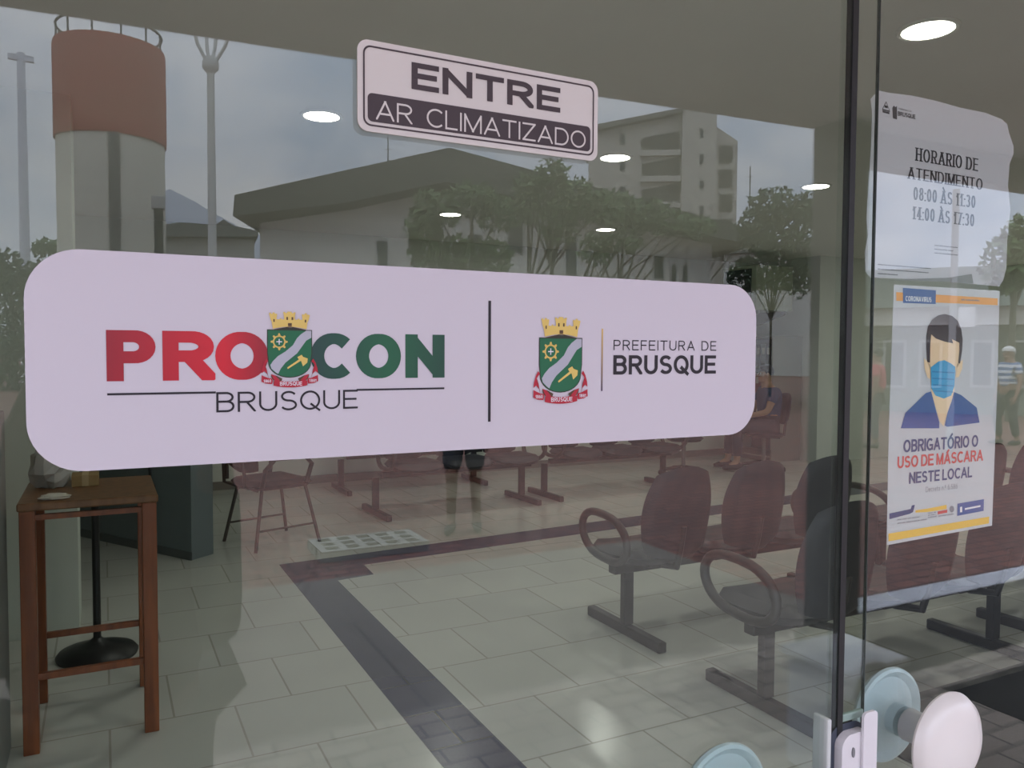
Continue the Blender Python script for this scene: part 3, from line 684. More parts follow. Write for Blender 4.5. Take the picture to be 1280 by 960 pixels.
# things on the table
def crumple(mb, c, r, seed, n=14, m=9):
    rnd = random.Random(seed); k = len(mb.v); mb.ball((0,0,0), 1, n, m)
    for i in range(k, len(mb.v)):
        p = mb.v[i]; q = 1 + rnd.uniform(-.16, .16); z = max(p.z*q, -.82)
        mb.v[i] = Vector((c[0]+p.x*q*r[0], c[1]+p.y*q*r[1], c[2]+z*r[2]))
m_bag = mat('bag_film', (186,184,178), .35)
bgm = MB(); crumple(bgm, (0,0,.082), (.075,.07,.1), 3); 
for s in (-1, 1): bgm.tube([(s*.03, 0, .14), (s*.05, .01, .19), (s*.03, .02, .23), (s*.01, .01, .19), (s*.012, 0, .15)], .006, 6)
tag(bgm.build('plastic_bag', m_bag, None, (-.20, 3.08, .935)), 'crumpled whitish plastic bag at the end of the wooden table', 'bag')
bx = thing('cardboard_box', 'low tan cardboard box lying on the wooden table', 'box', (-.075, 3.1, .935))
MB().box((-.05,-.06,0),(.05,.06,.045),bev=.003).build('carton', mat('cardboard', (150,124,82), .8, var=.06), bx); MB().box((-.012,-.061,.001),(.012,.061,.0465)).build('tape_strip', mat('tan_tape', (178,154,110), .4), bx)
pm = MB(); crumple(pm, (0,0,.011), (.055,.025,.013), 8); tag(pm.build('crumpled_paper', mat('tissue', (196,190,176), .9), None, (-.17, 2.77, .935)), 'small crumpled pale paper near the front edge of the table', 'paper')

# black stand on a round foot behind the table
ps = thing('pedestal_stand', 'black pole stand on a wide round foot behind the wooden table', 'stand', (-.048, 3.70, 0))
MB().lathe([(.0, 0), (.178, 0), (.182, .014), (.17, .03), (.09, .055), (.035, .075), (.02, .09)], n=40).build('round_foot', mat('black_plastic', (16,17,18), .4), ps, smooth=True)
MB().tube([(0,0,.07), (0,0,1.22)], .0175, 16).build('pole', mat('black_metal', (18,19,19), .4), ps, smooth=True)
MB().lathe([(.02, 1.21), (.05, 1.215), (.055, 1.24), (.04, 1.26), (.0, 1.262)], n=24).build('cap', mat('black_plastic', (16,17,18), .4), ps, smooth=True)

# grey filing cabinet at the left
m_steel = mat('grey_enamel', (122,126,124), .45)
fc = thing('filing_cabinet', 'grey steel filing cabinet next to the tall wooden table', 'cabinet', (-.58, 2.52, 0))
MB().box((-.25,-.22,0),(.25,.3,1.27),bev=.006).build('body', m_steel, fc)
for k in range(4):
    d = MB().box((-.235,-.238,.03+k*.31),(.235,-.2205,.32+k*.31),bev=.004).build('drawer', m_steel, fc)
    MB().tube([(-.06,-.238,.22+k*.31),(-.06,-.262,.22+k*.31),(.06,-.262,.22+k*.31),(.06,-.238,.22+k*.31)], .006, 8).build('drawer_handle', m_alu, d)

# grey reception counter set at an angle
m_cnt = mat('counter_grey', (112,122,124), .5, var=.03); m_cnt2 = mat('counter_top_grey', (150,154,152), .4)
ct = thing('reception_counter', 'grey angled reception counter behind the wooden table', 'counter', (.535, 5.385, 0))
MB().prism_xy([(0,0), (.16,.13), (-.58,1.36), (-.76,1.24)], .0, 1.06).build('counter_body', m_cnt, ct)
MB().prism_xy([(.03,-.05), (.22,.12), (-.55,1.42), (-.83,1.25)], 1.06, 1.10).build('counter_top', m_cnt2, ct)
MB().prism_xy([(-.012,-.002), (.002,-.012), (-.75,1.235), (-.765,1.225)], .001, .06).build('kick_strip', mat('kick_grey', (86,92,92), .5), ct)
c = floor_pt(205, 694); nx = Vector((-1.24, -.76, 0)).normalized()
jb = thing('junction_box', 'small black electrical box with a cable on the grey counter', 'electrical box', (.30, 5.775, .39))
ang = math.atan2(1.24, -.76)
jm = MB().box((-.045,0,0),(.045,.03,.1),bev=.004); jm.xf(Matrix.Rotation(ang, 4, 'Z')); jb.location = (.30-.0, 5.765, .40)
jm.build('box_body', mat('black_plastic', (16,17,18), .4), jb)
jc = MB().tube([(0,.012,.1),(.004,.012,.25),(-.003,.012,.45),(0,.012,.65)], .009, 8); jc.xf(Matrix.Rotation(ang, 4, 'Z')); jc.build('cable', mat('dark_cable', (30,34,36), .5), jb)

# black office chair
oc = thing('office_chair', 'black padded office chair with four thin legs beside the grey counter', 'chair', (1.15, 5.72, 0), math.radians(-72)); oc.scale = (1.14, 1.14, 1.05)
mb = MB(); pad(mb, lambda u, v: ((squircle(u,v)[0]*.24, .0+squircle(u,v)[1]*.235, .445+.012*u*u), (0,0,1)), 12, 10, .07); mb.build('seat', mat('black_fabric', (20,21,24), .8), oc, smooth=True)
mb = MB(); pad(mb, lambda u, v: ((squircle(u,v)[0]*.22, -.25-.03*v+.03*u*u, .70+squircle(u,v)[1]*.16), (0,1,.1)), 12, 10, .05); mb.build('backrest', mat('black_fabric', (20,21,24), .8), oc, smooth=True)
m_tube = mat('bronze_tube', (84,74,68), .4, metal=.3)
for sx in (-1, 1):
    for sy in (-1, 1): MB().tube([(sx*.17, sy*.16, .42), (sx*.225, sy*.235, 0)], .012, 10).build('leg', m_tube, oc, smooth=True)
    MB().tube([(sx*.15,-.18,.42),(sx*.15,-.265,.46),(sx*.14,-.275,.66)], .012, 10).build('back_support', mat('black_metal', (18,19,19), .4), oc, smooth=True)
    MB().tube([(sx*.205,-.2,.14),(sx*.205,.2,.14)], .008, 8).build('stretcher', m_tube, oc, smooth=True)
    ar = [(sx*.25,-.2,.46),(sx*.275,-.19,.58),(sx*.275,-.12,.655),(sx*.275,.1,.655),(sx*.27,.15,.6),(sx*.25,.12,.46)]
    MB().tube(ar, .016, 10).build('armrest', mat('black_metal', (18,19,19), .4), oc, smooth=True)

# swivel chairs near the back wall
def swivel(label, loc, rz):
    t = thing('swivel_chair', label, 'chair', loc, rz, 'swivel chairs')
    mb = MB()
    for k in range(5):
        a = 2*PI*k/5; mb.tube([(0,0,.1),(.27*math.cos(a),.27*math.sin(a),.065)], [.028,.018], 8)
    mb.build('star_base', mat('black_plastic', (16,17,18), .4), t)
    for k in range(5):
        a = 2*PI*k/5; MB().lathe([(.0,-.02),(.032,-.02),(.032,.02),(.0,.02)], (.27*math.cos(a),.27*math.sin(a),.032), 14, axis='y').build('caster', mat('black_plastic', (16,17,18), .4), t)
    MB().tube([(0,0,.09),(0,0,.42)], .026, 14).build('gas_lift', m_alu, t, smooth=True)
    mb = MB(); pad(mb, lambda u, v: ((squircle(u,v)[0]*.23, squircle(u,v)[1]*.225, .45+.012*u*u), (0,0,1)), 10, 8, .07); mb.build('seat', m_navy, t, smooth=True)
    mb = MB(); pad(mb, lambda u, v: ((squircle(u,v)[0]*.21, -.27-.03*v+.03*u*u, .78+squircle(u,v)[1]*.2), (0,1,.1)), 10, 8, .05); mb.build('backrest', m_navy, t, smooth=True)
    MB().tube([(0,-.1,.41),(0,-.27,.44),(0,-.29,.64)], .018, 10).build('back_support', mat('black_metal', (18,19,19), .4), t, smooth=True)
    return t
p = floor_pt(954, 587); SWP = (p.x, p.y)
swivel('dark swivel chair carrying the seated person in blue', (p.x, p.y, 0), math.radians(70))
p = floor_pt(854, 594); swivel('empty dark swivel chair between the bench end and the seated person', (p.x, p.y, 0), math.radians(150))

# bookcase
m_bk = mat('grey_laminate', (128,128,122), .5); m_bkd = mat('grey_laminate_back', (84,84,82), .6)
bk = thing('bookcase', 'tall grey laminate shelf unit filled with files by the back wall', 'shelf', (8.32, 7.88, 0))
for y in (-.5, .48): MB().box((-.27, y, 0), (.27, y+.02, 1.72)).build('side_panel', m_bk, bk)
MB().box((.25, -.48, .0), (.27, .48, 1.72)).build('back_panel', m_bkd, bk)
for k in range(5): MB().box((-.27, -.48, .06+k*.405), (.25, .48, .08+k*.405)).build('shelf', m_bk, bk)
MB().box((-.265, -.48, 0), (-.245, .48, .06)).build('plinth', m_bkd, bk)
fcols = [('file_red', (116,36,34), 'red'), ('file_orange', (160,82,44), 'orange'), ('file_blue', (30,44,86), 'blue'), ('file_dark', (40,44,52), 'black'), ('file_grey', (110,116,120), 'grey')]
rows = [(3, [3,3,4,3,3,4,3,3]), (2, [0,1,0,0,1,1,0,4]), (1, [2,2,2,3,2,2,2,2])]
for r, seq in rows:
    yy = -.47
    for q, ci in enumerate(seq):
        wd = .075 + .012*((q*7+r) % 3)
        t = thing('binder', f'{fcols[ci][2]} binder standing on the {("lower","middle","upper")[r-1]} shelf of the grey bookcase', 'binder', (8.12, 7.88+yy+wd/2, .08+r*.405), 0, f'{fcols[ci][2]} binders on the {("lower","middle","upper")[r-1]} bookcase shelf')
        MB().box((-.0,-wd/2+.002,0),(.24,wd/2-.002,.31),bev=.004).build('cover', mat(fcols[ci][0], fcols[ci][1], .5), t)
        MB().box((-.002,-wd/4,.17),(.0005,wd/4,.26)).build('spine_label', mat('spine_paper', (190,188,180), .8), t)
        yy += wd+.004

# box air conditioner on brackets high on the back wall
ac = thing('air_conditioner', 'boxy pale air conditioner on brackets high by the grey bookcase', 'air conditioner', (7.7, 7.35, 2.03))
MB().box((-.32,-.33,0),(.32,.30,.58),bev=.012).build('casing', mat('ac_casing', (150,156,138), .5), ac)
MB().box((-.335,-.25,.06),(-.3205,.24,.53),bev=.004).build('side_panel', mat('ac_dark', (38,42,48), .4), ac)
for k in range(6): MB().box((-.343,-.23,.09+k*.07),(-.3352,.22,.12+k*.07)).build('louvre', mat('ac_slat', (58,62,70), .4), ac)
for x in (-.24,.24):
    MB().prism_yz([(-.3,-.005),(.945,-.005),(.945,-.36),(.90,-.36),(-.3,-.04)], x-.015, x+.015).build('bracket', m_alu, ac)

# rubber mat
dm = thing('floor_mat', 'black rubber mat on the floor under the front bench end', 'mat', (3.55, 1.05, 0))
MB().box((-.95,-.62,.0005),(1.4,.5,.014),bev=.004).build('mat_pad', mat('mat_rubber', (18,18,20), .8, var=.2, scale=60), dm)
MB().box((-.95,.5,.0005),(1.4,.56,.012),bev=.003).build('mat_edge', mat('mat_edge', (96,94,92), .5), dm)

# recessed downlights
m_lens = mat('lamp_lens', (255,250,240), .5, emit=LAMP_EMIT)
DL = [((402,145), 'round recessed ceiling downlight above the blue stripe corner'), ((563,268), 'round recessed downlight deepest along the row over the office chair'), ((769,197), 'round recessed downlight above the rear waiting bench end'), ((757,287), 'round recessed downlight farthest back over the benches by the wall'), ((1020,233), 'round recessed downlight seen by the edge of the glass door'), ((1160,37), 'round recessed downlight above the torn paper notice')]
pos = [plane(a, b, 2, CEIL-.004) for (a, b), _ in DL] + [Vector((1.05, 1.55, CEIL)), Vector((4.95, 1.55, CEIL)), Vector((6.85, 3.92, CEIL)), Vector((8.9, 3.92, CEIL)), Vector((10.6, 5.4, CEIL))]  # unseen grid lamps near the door, then lamps added to brighten the partition wall
labs = [l for _, l in DL] + ['round recessed downlight just inside the door above the floor stripe', 'round recessed downlight over the end of the front bench', 'added round downlight behind the torn notice, brightening the partition wall', 'added round downlight before the partition wall that it brightens', 'added round downlight in the far corner, brightening the partition wall']
for p, l in zip(pos, labs):
    t = thing('downlight', l, 'ceiling light', (p.x, p.y, CEIL), 0, 'recessed downlights')
    MB().lathe([(.105,-.0005),(.118,-.0005),(.118,-.006),(.112,-.011),(.098,-.009),(.098,-.0005)], n=36).build('trim_ring', mat('lamp_ring', (236,234,228), .5), t, smooth=True)
    MB().lathe([(0,-.006),(.097,-.006),(.097,-.002),(0,-.002)], n=36).build('lens', m_lens, t)
    ld = bpy.data.lights.new('downlight_lamp', 'AREA'); ld.shape = 'DISK'; ld.size = .18; ld.energy = LAMP_W*(2.0 if p.x > 6.5 else 1.0); ld.color = (1, .99, .93)
    lo = bpy.data.objects.new('downlight_lamp', ld); COL.objects.link(lo); lo.parent = t; lo.location = (0, 0, -.014)

# ================================================================ PEOPLE
def skin_obj(name, verts, edges, m, parent, sub=2, extra=None):
    me = bpy.data.meshes.new(name); me.from_pydata([v[0] for v in verts], edges, [])
    o = bpy.data.objects.new(name+'_tmp', me); COL.objects.link(o)
    md = o.modifiers.new('skin', 'SKIN'); md.use_smooth_shade = True
    for i, v in enumerate(verts): me.skin_vertices[0].data[i].radius = (v[1], v[1])
    me.skin_vertices[0].data[0].use_root = True
    sb = o.modifiers.new('sub', 'SUBSURF'); sb.levels = sub; sb.render_levels = sub
    dg = bpy.context.evaluated_depsgraph_get(); dg.update()
    ev = o.evaluated_get(dg); nm = bpy.data.meshes.new_from_object(ev)
    vs = [v.co.copy() for v in nm.vertices]; fs = [tuple(p.vertices) for p in nm.polygons]
    bpy.data.objects.remove(o); bpy.data.meshes.remove(nm)
    mb = MB(); mb.add(vs, fs)
    if extra: extra(mb)
    return mb.build(name, m, parent, smooth=True)
def V3(*a): return Vector(a)
def person(label, loc, rz, J, skin_c, shirt_c, pants_c, hair_c, long_sleeves, shorts, cap=None, stripes=False, group=None, headdir=0.0, bulk=1.0):
    t = thing('person', label, 'person', loc, rz, group)
    ms = mat('skin_%d_%d_%d' % skin_c, skin_c, .55); mh = mat('hair_%d_%d_%d' % hair_c, hair_c, .7); mp_ = mat('trousers_%d_%d_%d' % pants_c, pants_c, .8, var=.08, scale=12); msh = mat('shoes_dark', (34,30,30), .5)
    names = ['pelvis','spine','chest','neck','skull','crown','shL','elL','wrL','shR','elR','wrR','hipL','knL','anL','toL','hipR','knR','anR','toR']
    rad = dict(pelvis=.135, spine=.125, chest=.135, neck=.055, skull=.082, crown=.07, sh=.062, el=.043, wr=.030, hip=.088, kn=.058, an=.042, to=.03)
    idx = {n: i for i, n in enumerate(names)}
    vs = [(J[n], rad.get(n, rad.get(n[:2] if n[:3] != 'hip' else 'hip', .05))) for n in names]
    ed = [('pelvis','spine'),('spine','chest'),('chest','neck'),('neck','skull'),('skull','crown'),('chest','shL'),('shL','elL'),('elL','wrL'),('chest','shR'),('shR','elR'),('elR','wrR'),('pelvis','hipL'),('hipL','knL'),('knL','anL'),('anL','toL'),('pelvis','hipR'),('hipR','knR'),('knR','anR'),('anR','toR')]
    def hands(mb):
        for s in ('L','R'):
            w0 = Vector(J['wr'+s]); d = Vector(J['hand'+s]).normalized() if 'hand'+s in J else (w0-Vector(J['el'+s])).normalized()
            sg = -1 if s == 'L' else 1
            side = Vector(J.get('side'+s, (0, 1, 0))); side = (side - d*side.dot(d)).normalized(); nrm = d.cross(side)
            if nrm.dot(Vector((-sg, 0, 0))) < 0: nrm = -nrm
            mb.tube([w0-d*.015, w0+d*.02, w0+d*.055, w0+d*.09], [.026,.030,.034,.026], 10)
            mb.tube([w0+d*.02-side*.018, w0+d*.06-side*.022, w0+d*.088-side*.02], [.016,.019,.014], 8)
            cl = J.get('curl', .35)
            for k, ln in enumerate((.070,.078,.072,.056)):
                b = w0 + d*.082 + side*(.027-.018*k); a1 = b + (d*math.cos(cl*.6)+nrm*math.sin(cl*.6))*ln*.45; a2 = a1 + (d*math.cos(cl*1.6)+nrm*math.sin(cl*1.6))*ln*.32; a3 = a2 + (d*math.cos(cl*2.6)+nrm*math.sin(cl*2.6))*ln*.25
                mb.tube([b-d*.012, b, a1, a2, a3], [.009,.0095,.0088,.008,.006], 8)
            b = w0 + d*.03 + side*.028
            mb.tube([b-side*.01, b+side*.022+d*.02+nrm*.006, b+side*.034+d*.046+nrm*.014, b+side*.036+d*.068+nrm*.02], [.012,.011,.010,.007], 8)
        # nose and ears belong to the head
        hd = Vector(J['skull']); R = Matrix.Rotation(headdir, 3, 'Z'); f = R @ Vector((0,1,0)); sd = R @ Vector((1,0,0)); tilt = (Vector(J['crown'])-hd).normalized()
        mb.tube([hd+f*.078+tilt*.028, hd+f*.094+tilt*.004, hd+f*.100-tilt*.010, hd+f*.082-tilt*.014], [.007,.011,.014,.008], 8)
        mb.ball(hd+f*.018-tilt*.055, (.052,.062,.045), 14, 8)
        for s in (-1, 1): mb.ball(hd+sd*s*.083+f*.0, (.012,.022,.032), 10, 8)
    body = skin_obj('body', vs, [(idx[a], idx[b]) for a, b in ed], ms, t, 2, hands)
    hd = Vector(J['skull']); R = Matrix.Rotation(headdir, 3, 'Z'); f = R @ Vector((0,1,0)); sd = R @ Vector((1,0,0)); up = (Vector(J['crown'])-hd).normalized()
    for s in (-1, 1):
        MB().ball(hd+f*.074+sd*s*.031+up*.022, (.014,.010,.009), 10, 8).build('eye', mat('eye_white', (222,220,214), .3), body)
        MB().ball(hd+f*.083+sd*s*.031+up*.022, (.006,.004,.006), 8, 6).build('iris', mat('eye_dark', (40,28,22), .3), body)
    MB().ball(hd+f*.074-up*.048, (.024,.010,.007), 10, 6).build('mouth', mat('lips', (150,86,78), .5), body)
    # hair as a cap of the skull
    hb = MB(); hb.ball((0,0,0), 1, 20, 14); k = []
    for i, p in enumerate(hb.v):
        q = Vector((p.x*.094, p.y*.104, p.z*.098))
        if p.z < .1 and p.y > -.1: q *= .8
        if p.y > .35 and p.z < .55: q *= .78
        if p.z < -.5: q *= .8
        hb.v[i] = hd + R @ (q + Vector((0, -.010, .045)))
    hb.build('hair', mh, t, smooth=True)
    if cap:
        cb = MB(); cb.ball((0,0,0), 1, 20, 12)
        for i, p in enumerate(cb.v): cb.v[i] = hd + R @ Vector((p.x*.100, p.y*.110, max(p.z, 0)*.085+.052))
        cb.build('cap', mat('cap_%d_%d_%d' % cap, cap, .8), t, smooth=True)
    # clothes
    if stripes:
        m2 = bpy.data.materials.new('striped_shirt'); m2.use_nodes = True; tt = m2.node_tree; b = tt.nodes['Principled BSDF']; b.inputs['Roughness'].default_value = .85
        co = nd(tt, 'ShaderNodeTexCoord'); wv = nd(tt, 'ShaderNodeTexWave', bands_direction='Z'); wv.inputs['Scale'].default_value = 3.2
        rp = nd(tt, 'ShaderNodeValToRGB'); rp.color_ramp.interpolation = 'CONSTANT'; rp.color_ramp.elements[0].color = (*lin((214,220,228)), 1); rp.color_ramp.elements[1].position = .5; rp.color_ramp.elements[1].color = (*lin((96,122,168)), 1)
        tt.links.new(co.outputs['Object'], wv.inputs['Vector']); tt.links.new(wv.outputs['Fac'], rp.inputs['Fac']); tt.links.new(rp.outputs['Color'], b.inputs['Base Color'])
    else: m2 = mat('shirt_%d_%d_%d' % shirt_c, shirt_c, .85, var=.06, scale=14)
    P = lambda n: Vector(J[n])
    sv = [(P('pelvis')+(P('spine')-P('pelvis'))*(.15 if bulk == 1 else -.5), .158*(1 if bulk == 1 else 1.27)), (P('spine'), .15*bulk), (P('chest'), .155*bulk), (P('chest').lerp(P('neck'), .6), .085)]
    se = [(0,1),(1,2),(2,3)]
    for s in ('L','R'):
        k = len(sv); e = P('el'+s)
        if long_sleeves: sv += [(P('sh'+s), .078), (e, .058), (P('wr'+s).lerp(e, .12), .042)]; se += [(2,k),(k,k+1),(k+1,k+2)]
        else: sv += [(P('sh'+s), .080), (P('sh'+s).lerp(e, .6), .066)]; se += [(2,k),(k,k+1)]
    skin_obj('shirt', sv, se, m2, t, 2)
    pv = [(P('pelvis')+V3(0,0,.03), .155)]; pe = []
    for s in ('L','R'):
        k = len(pv); kn = P('kn'+s); an = P('an'+s)
        if shorts: pv += [(P('hip'+s), .112), (kn.lerp(P('hip'+s), .08), .088)]; pe += [(0,k),(k,k+1)]
        else: pv += [(P('hip'+s), .110), (kn, .078), (an+(kn-an)*.12, .062)]; pe += [(0,k),(k,k+1),(k+1,k+2)]
    skin_obj('shorts' if shorts else 'trousers', pv, pe, mp_, t, 2)
    for s in ('L','R'):
        a, b = P('an'+s), P('to'+s); fd = (b-a); fd.z = 0; fd.normalize(); g = min(a.z-.075, b.z-.03)
        mb = MB(); 
        for i in range(9):
            pass
        mb.tube([a-fd*.055+V3(0,0,-a.z+g+.045), a-fd*.03+V3(0,0,-a.z+g+.048), a+fd*.06+V3(0,0,-a.z+g+.044), a+fd*.13+V3(0,0,-a.z+g+.034), a+fd*.185+V3(0,0,-a.z+g+.026)], [.030,.045,.044,.034,.02], 12)
        for i, p in enumerate(mb.v): mb.v[i] = V3(p.x, p.y, max(p.z, g))
        mb.build('shoe', msh, t, smooth=True)
    return t
def standing(h=1.0, step=.0):
    return {k: Vector(v)*h for k, v in dict(pelvis=(0,0,.95), spine=(0,-.01,1.12), chest=(0,0,1.32), neck=(0,.0,1.47), skull=(0,.02,1.585), crown=(0,.015,1.655),
        shL=(-.175,-.01,1.385), elL=(-.235,-.03,1.10), wrL=(-.225,.05,.85), shR=(.175,-.01,1.385), elR=(.235,-.03,1.10), wrR=(.225,.05,.85),
        hipL=(-.09,0,.88), knL=(-.10,.03+step,.49), anL=(-.11,step*.6,.085), toL=(-.125,.13+step*.6,.035), hipR=(.09,0,.88), knR=(.10,.03-step*.4,.49), anR=(.11,-step,.085), toR=(.125,.13-step,.035)).items()}
# the photographer whose dark figure the glass mirrors
J = standing(.935)
J.update(shL=V3(-.125,-.01,1.27), elL=V3(-.18,.02,.94), wrL=V3(-.115,.185,1.32), shR=V3(.118,-.01,1.27), elR=V3(.178,.02,.935), wrR=V3(.165,.19,1.335), handL=(.28,.35,.85), handR=(-.12,.35,.9), sideL=(1,.2,0), sideR=(-1,.2,0), curl=.5)
person('person in dark clothes holding up a phone, mirrored in the door glass', (.0, -.955, 0), 0, J, (150,112,90), (30,32,32), (34,36,38), (30,26,24), True, False, bulk=1.15)
ph = thing('phone', 'dark phone held up level by the person in dark clothes', 'phone', (0,0,0))
PM = Matrix(((VR.x, VU.x, -VF.x, 0), (VR.y, VU.y, -VF.y, 0), (VR.z, VU.z, -VF.z, 0), (0, 0, 0, 1)))
ctr = CAM - VF*.009 + VR*.055 - VU*.02
ph.location = ctr
q = MB().box((-.078,-.037,-.004),(.078,.037,.004), bev=.0025); q.xf(PM); q.build('phone_body', mat('phone_black', (20,20,22), .3), ph)
q = MB().box((-.073,-.034,.0041),(.073,.034,.0045)); q.xf(PM); q.build('screen', mat('phone_screen', (26,28,32), .1), ph)
q = MB().lathe([(.0,-.0042),(.006,-.0042),(.006,-.0056),(.0045,-.0056),(.0,-.0052)], (-.055,.02,0), 20); q.xf(PM); q.build('camera_lens', mat('lens_black', (8,8,10), .1), ph)

# pedestrians on the street (seen mirrored) and the seated visitor
def vpos(px_, py_, z=-.1):
    p = floor_pt(px_, py_, z); return (p.x, -p.y, z), math.atan2(p.x, p.y+.65)
l, a = vpos(580, 664)
person('walking person in dark navy knee shorts on the brick street', l, -a+.9, standing(1.0, .07), (136,92,76), (52,62,84), (30,36,50), (34,28,26), False, True)
l, a = vpos(1262, 556)
person('walking person in a pale blue striped shirt and dark trousers', l, PI-a-.2, standing(1.0, .10), (150,112,92), (200,210,220), (44,48,52), (190,186,180), False, False, cap=(214,212,206), stripes=True)
l, a = vpos(1097, 560)
person('person in a pink shirt far across the street', l, PI-a+.4, standing(.97, .02), (150,112,92), (206,84,100), (70,74,86), (40,32,30), False, False)
J = dict(pelvis=V3(0,-.06,.575), spine=V3(0,-.07,.74), chest=V3(0,-.05,.94), neck=V3(0,-.03,1.09), skull=V3(0,.0,1.205), crown=V3(0,-.005,1.275),
    shL=V3(-.175,-.06,1.0), elL=V3(-.22,.06,.75), wrL=V3(-.14,.28,.70), shR=V3(.175,-.06,1.0), elR=V3(.22,.06,.75), wrR=V3(.14,.28,.70),
    hipL=V3(-.095,0,.57), knL=V3(-.12,.40,.55), anL=V3(-.12,.40,.12), toL=V3(-.13,.53,.05), hipR=V3(.095,0,.57), knR=V3(.12,.40,.55), anR=V3(.12,.42,.12), toR=V3(.13,.55,.05), curl=.5)
person('seated person in a blue shirt on a swivel chair before the bookcase', (SWP[0], SWP[1], 0), math.radians(70), J, (168,132,108), (48,72,110), (40,46,60), (34,40,56), False, False)

# ================================================================ ACROSS THE STREET (seen mirrored in the glass)
class Refl:
    """A standing frame across the street: local x runs along the mirrored picture's right, local -y faces the door."""
    def __init__(s, px_, dist, turn=0.0):
        q = ray(px_, 440); phi = math.atan2(q.x, q.y) ; h = Vector((q.x, q.y, 0)).normalized()
        s.o = Vector((CAM.x, CAM.y, 0)) + h*dist                 # mirrored ground point
        s.phi = phi + turn
        s.loc = (s.o.x, -s.o.y, -.1); s.rz = PI + s.phi
        s.ex = Vector((math.cos(s.phi), -math.sin(s.phi), 0)); s.ey = Vector((math.sin(s.phi), math.cos(s.phi), 0))
    def at(s, x, y, depth=0.0):                                  # picture point on the plane at local depth -> (local x, local z)
        r = ray(x, y); d = s.o + s.ey*depth - CAM; t = d.dot(s.ey)/r.dot(s.ey); p = CAM + r*t - s.o
        return (p.dot(s.ex), p.z+.1)
    def root(s, name, label, cat, group=None): return thing(name, label, cat, s.loc, s.rz, group)
def put(mb, name, m, parent, **k): return mb.flipx().build(name, m, parent, **k)
# NOTE: local geometry is drawn with x to the mirrored picture's right, then flipped once by put()

m_concrete = mat('pale_concrete', (196,194,180), .85, var=.06, scale=.8); m_wallw = mat('white_render', (206,206,200), .85, var=.05, scale=.6)
m_roof = mat('dark_roof', (74,76,70), .8, var=.12, scale=1); m_glassd = mat('dark_window', (52,58,62), .15)
m_pole = mat('pole_grey', (186,188,186), .6); m_dpole = mat('dark_pole', (70,72,74), .6)

# water tower
F = Refl(138, 34); t = F.root('water_tower', 'tall round water tower with a red tank above a pale shaft', 'water tower')
xl, zt_ = F.at(64, 57); xr, _ = F.at(207, 75); R = (xr-xl)/2; cx = (xl+xr)/2; zb_ = F.at(70, 172)[1]; ztop = F.at(138, 62)[1]
put(MB().lathe([(R*.965, 0), (R*.965, zb_+.02), (0, zb_+.02)], (cx,0,0), 64), 'shaft', m_concrete, t, smooth=True)
put(MB().lathe([(0, zb_), (R, zb_), (R, ztop-.12), (R*.985, ztop), (0, ztop+.05)], (cx,0,0), 64), 'tank', mat('tank_red', (150,58,48), .8, var=.06, scale=.7), t, smooth=True)
rm = MB(); rr = R*.93
ring = [(cx+rr*math.cos(2*PI*i/48), rr*math.sin(2*PI*i/48), ztop+.62) for i in range(48)]
rm.tube(ring, .045, 8, closed=True)
for i in range(12): 
    a = 2*PI*i/12+.2; rm.tube([(cx+rr*math.cos(a), rr*math.sin(a), ztop-.02), (cx+rr*math.cos(a), rr*math.sin(a), ztop+.62)], .035, 8)
put(rm, 'railing', m_dpole, t)
xs_ = F.at(143, 250)[0]
put(MB().box((xs_-.18, -R*.985-.02, 0), (xs_+.18, -R*.90, zb_)), 'downpipe', mat('pipe_grey', (104,104,98), .7), t)

# tall street lamp with branching arms
F = Refl(266, 17); t = F.root('street_lamp', 'tall pale street lamp post with a cluster of branching arms', 'street lamp')
x, z = F.at(268, 90); rad = (F.at(273.5, 200)[0]-F.at(262.5, 200)[0])/2; ztp = F.at(268, 86)[1]; x0_ = F.at(265, 250)[0]
put(MB().tube([(x0_,0,0), (x0_,0,ztp*.5), (x0_,0,ztp)], [rad*1.15, rad*1.02, rad*.85], 16), 'post', m_pole, t, smooth=True)
put(MB().lathe([(rad*.9,ztp-.1),(rad*1.9,ztp),(rad*1.9,ztp+.12),(rad*1.2,ztp+.22),(0,ztp+.24)], (x0_,0,0), 20), 'collar', m_pole, t, smooth=True)
for i, (ax, ay) in enumerate(((-.42,-.1), (.5,-.25), (-.1,.5), (.15,.1))):
    a = MB().tube([(x0_+ax*.15, ay*.15, ztp+.1), (x0_+ax*.55, ay*.55, ztp+.42), (x0_+ax*1.0, ay, ztp+1.2), (x0_+ax*1.15, ay*1.15, ztp+1.9)], .035, 8)
    a = put(a, 'arm', m_pole, t, smooth=True)
    put(MB().lathe([(0,0),(.12,.02),(.19,.12),(.10,.2),(0,.22)], (x0_+ax*1.15, ay*1.15, ztp+1.88), 16), 'lamp_head', m_pole, a, smooth=True)

# pale tall mast at the far left
F = Refl(27, 42); t = F.root('mast', 'pale tall mast with a short crossbar left of the water tower', 'mast')
x0_, ztp = F.at(26, 66)
put(MB().tube([(x0_,0,0),(x0_,0,ztp)], [.24,.16], 14), 'post', mat('mast_pale', (206,210,220), .6), t, smooth=True)
put(MB().box((x0_-.5,-.08,ztp-.35),(x0_+.5,.08,ztp-.1)), 'crossbar', mat('mast_pale', (206,210,220), .6), t)

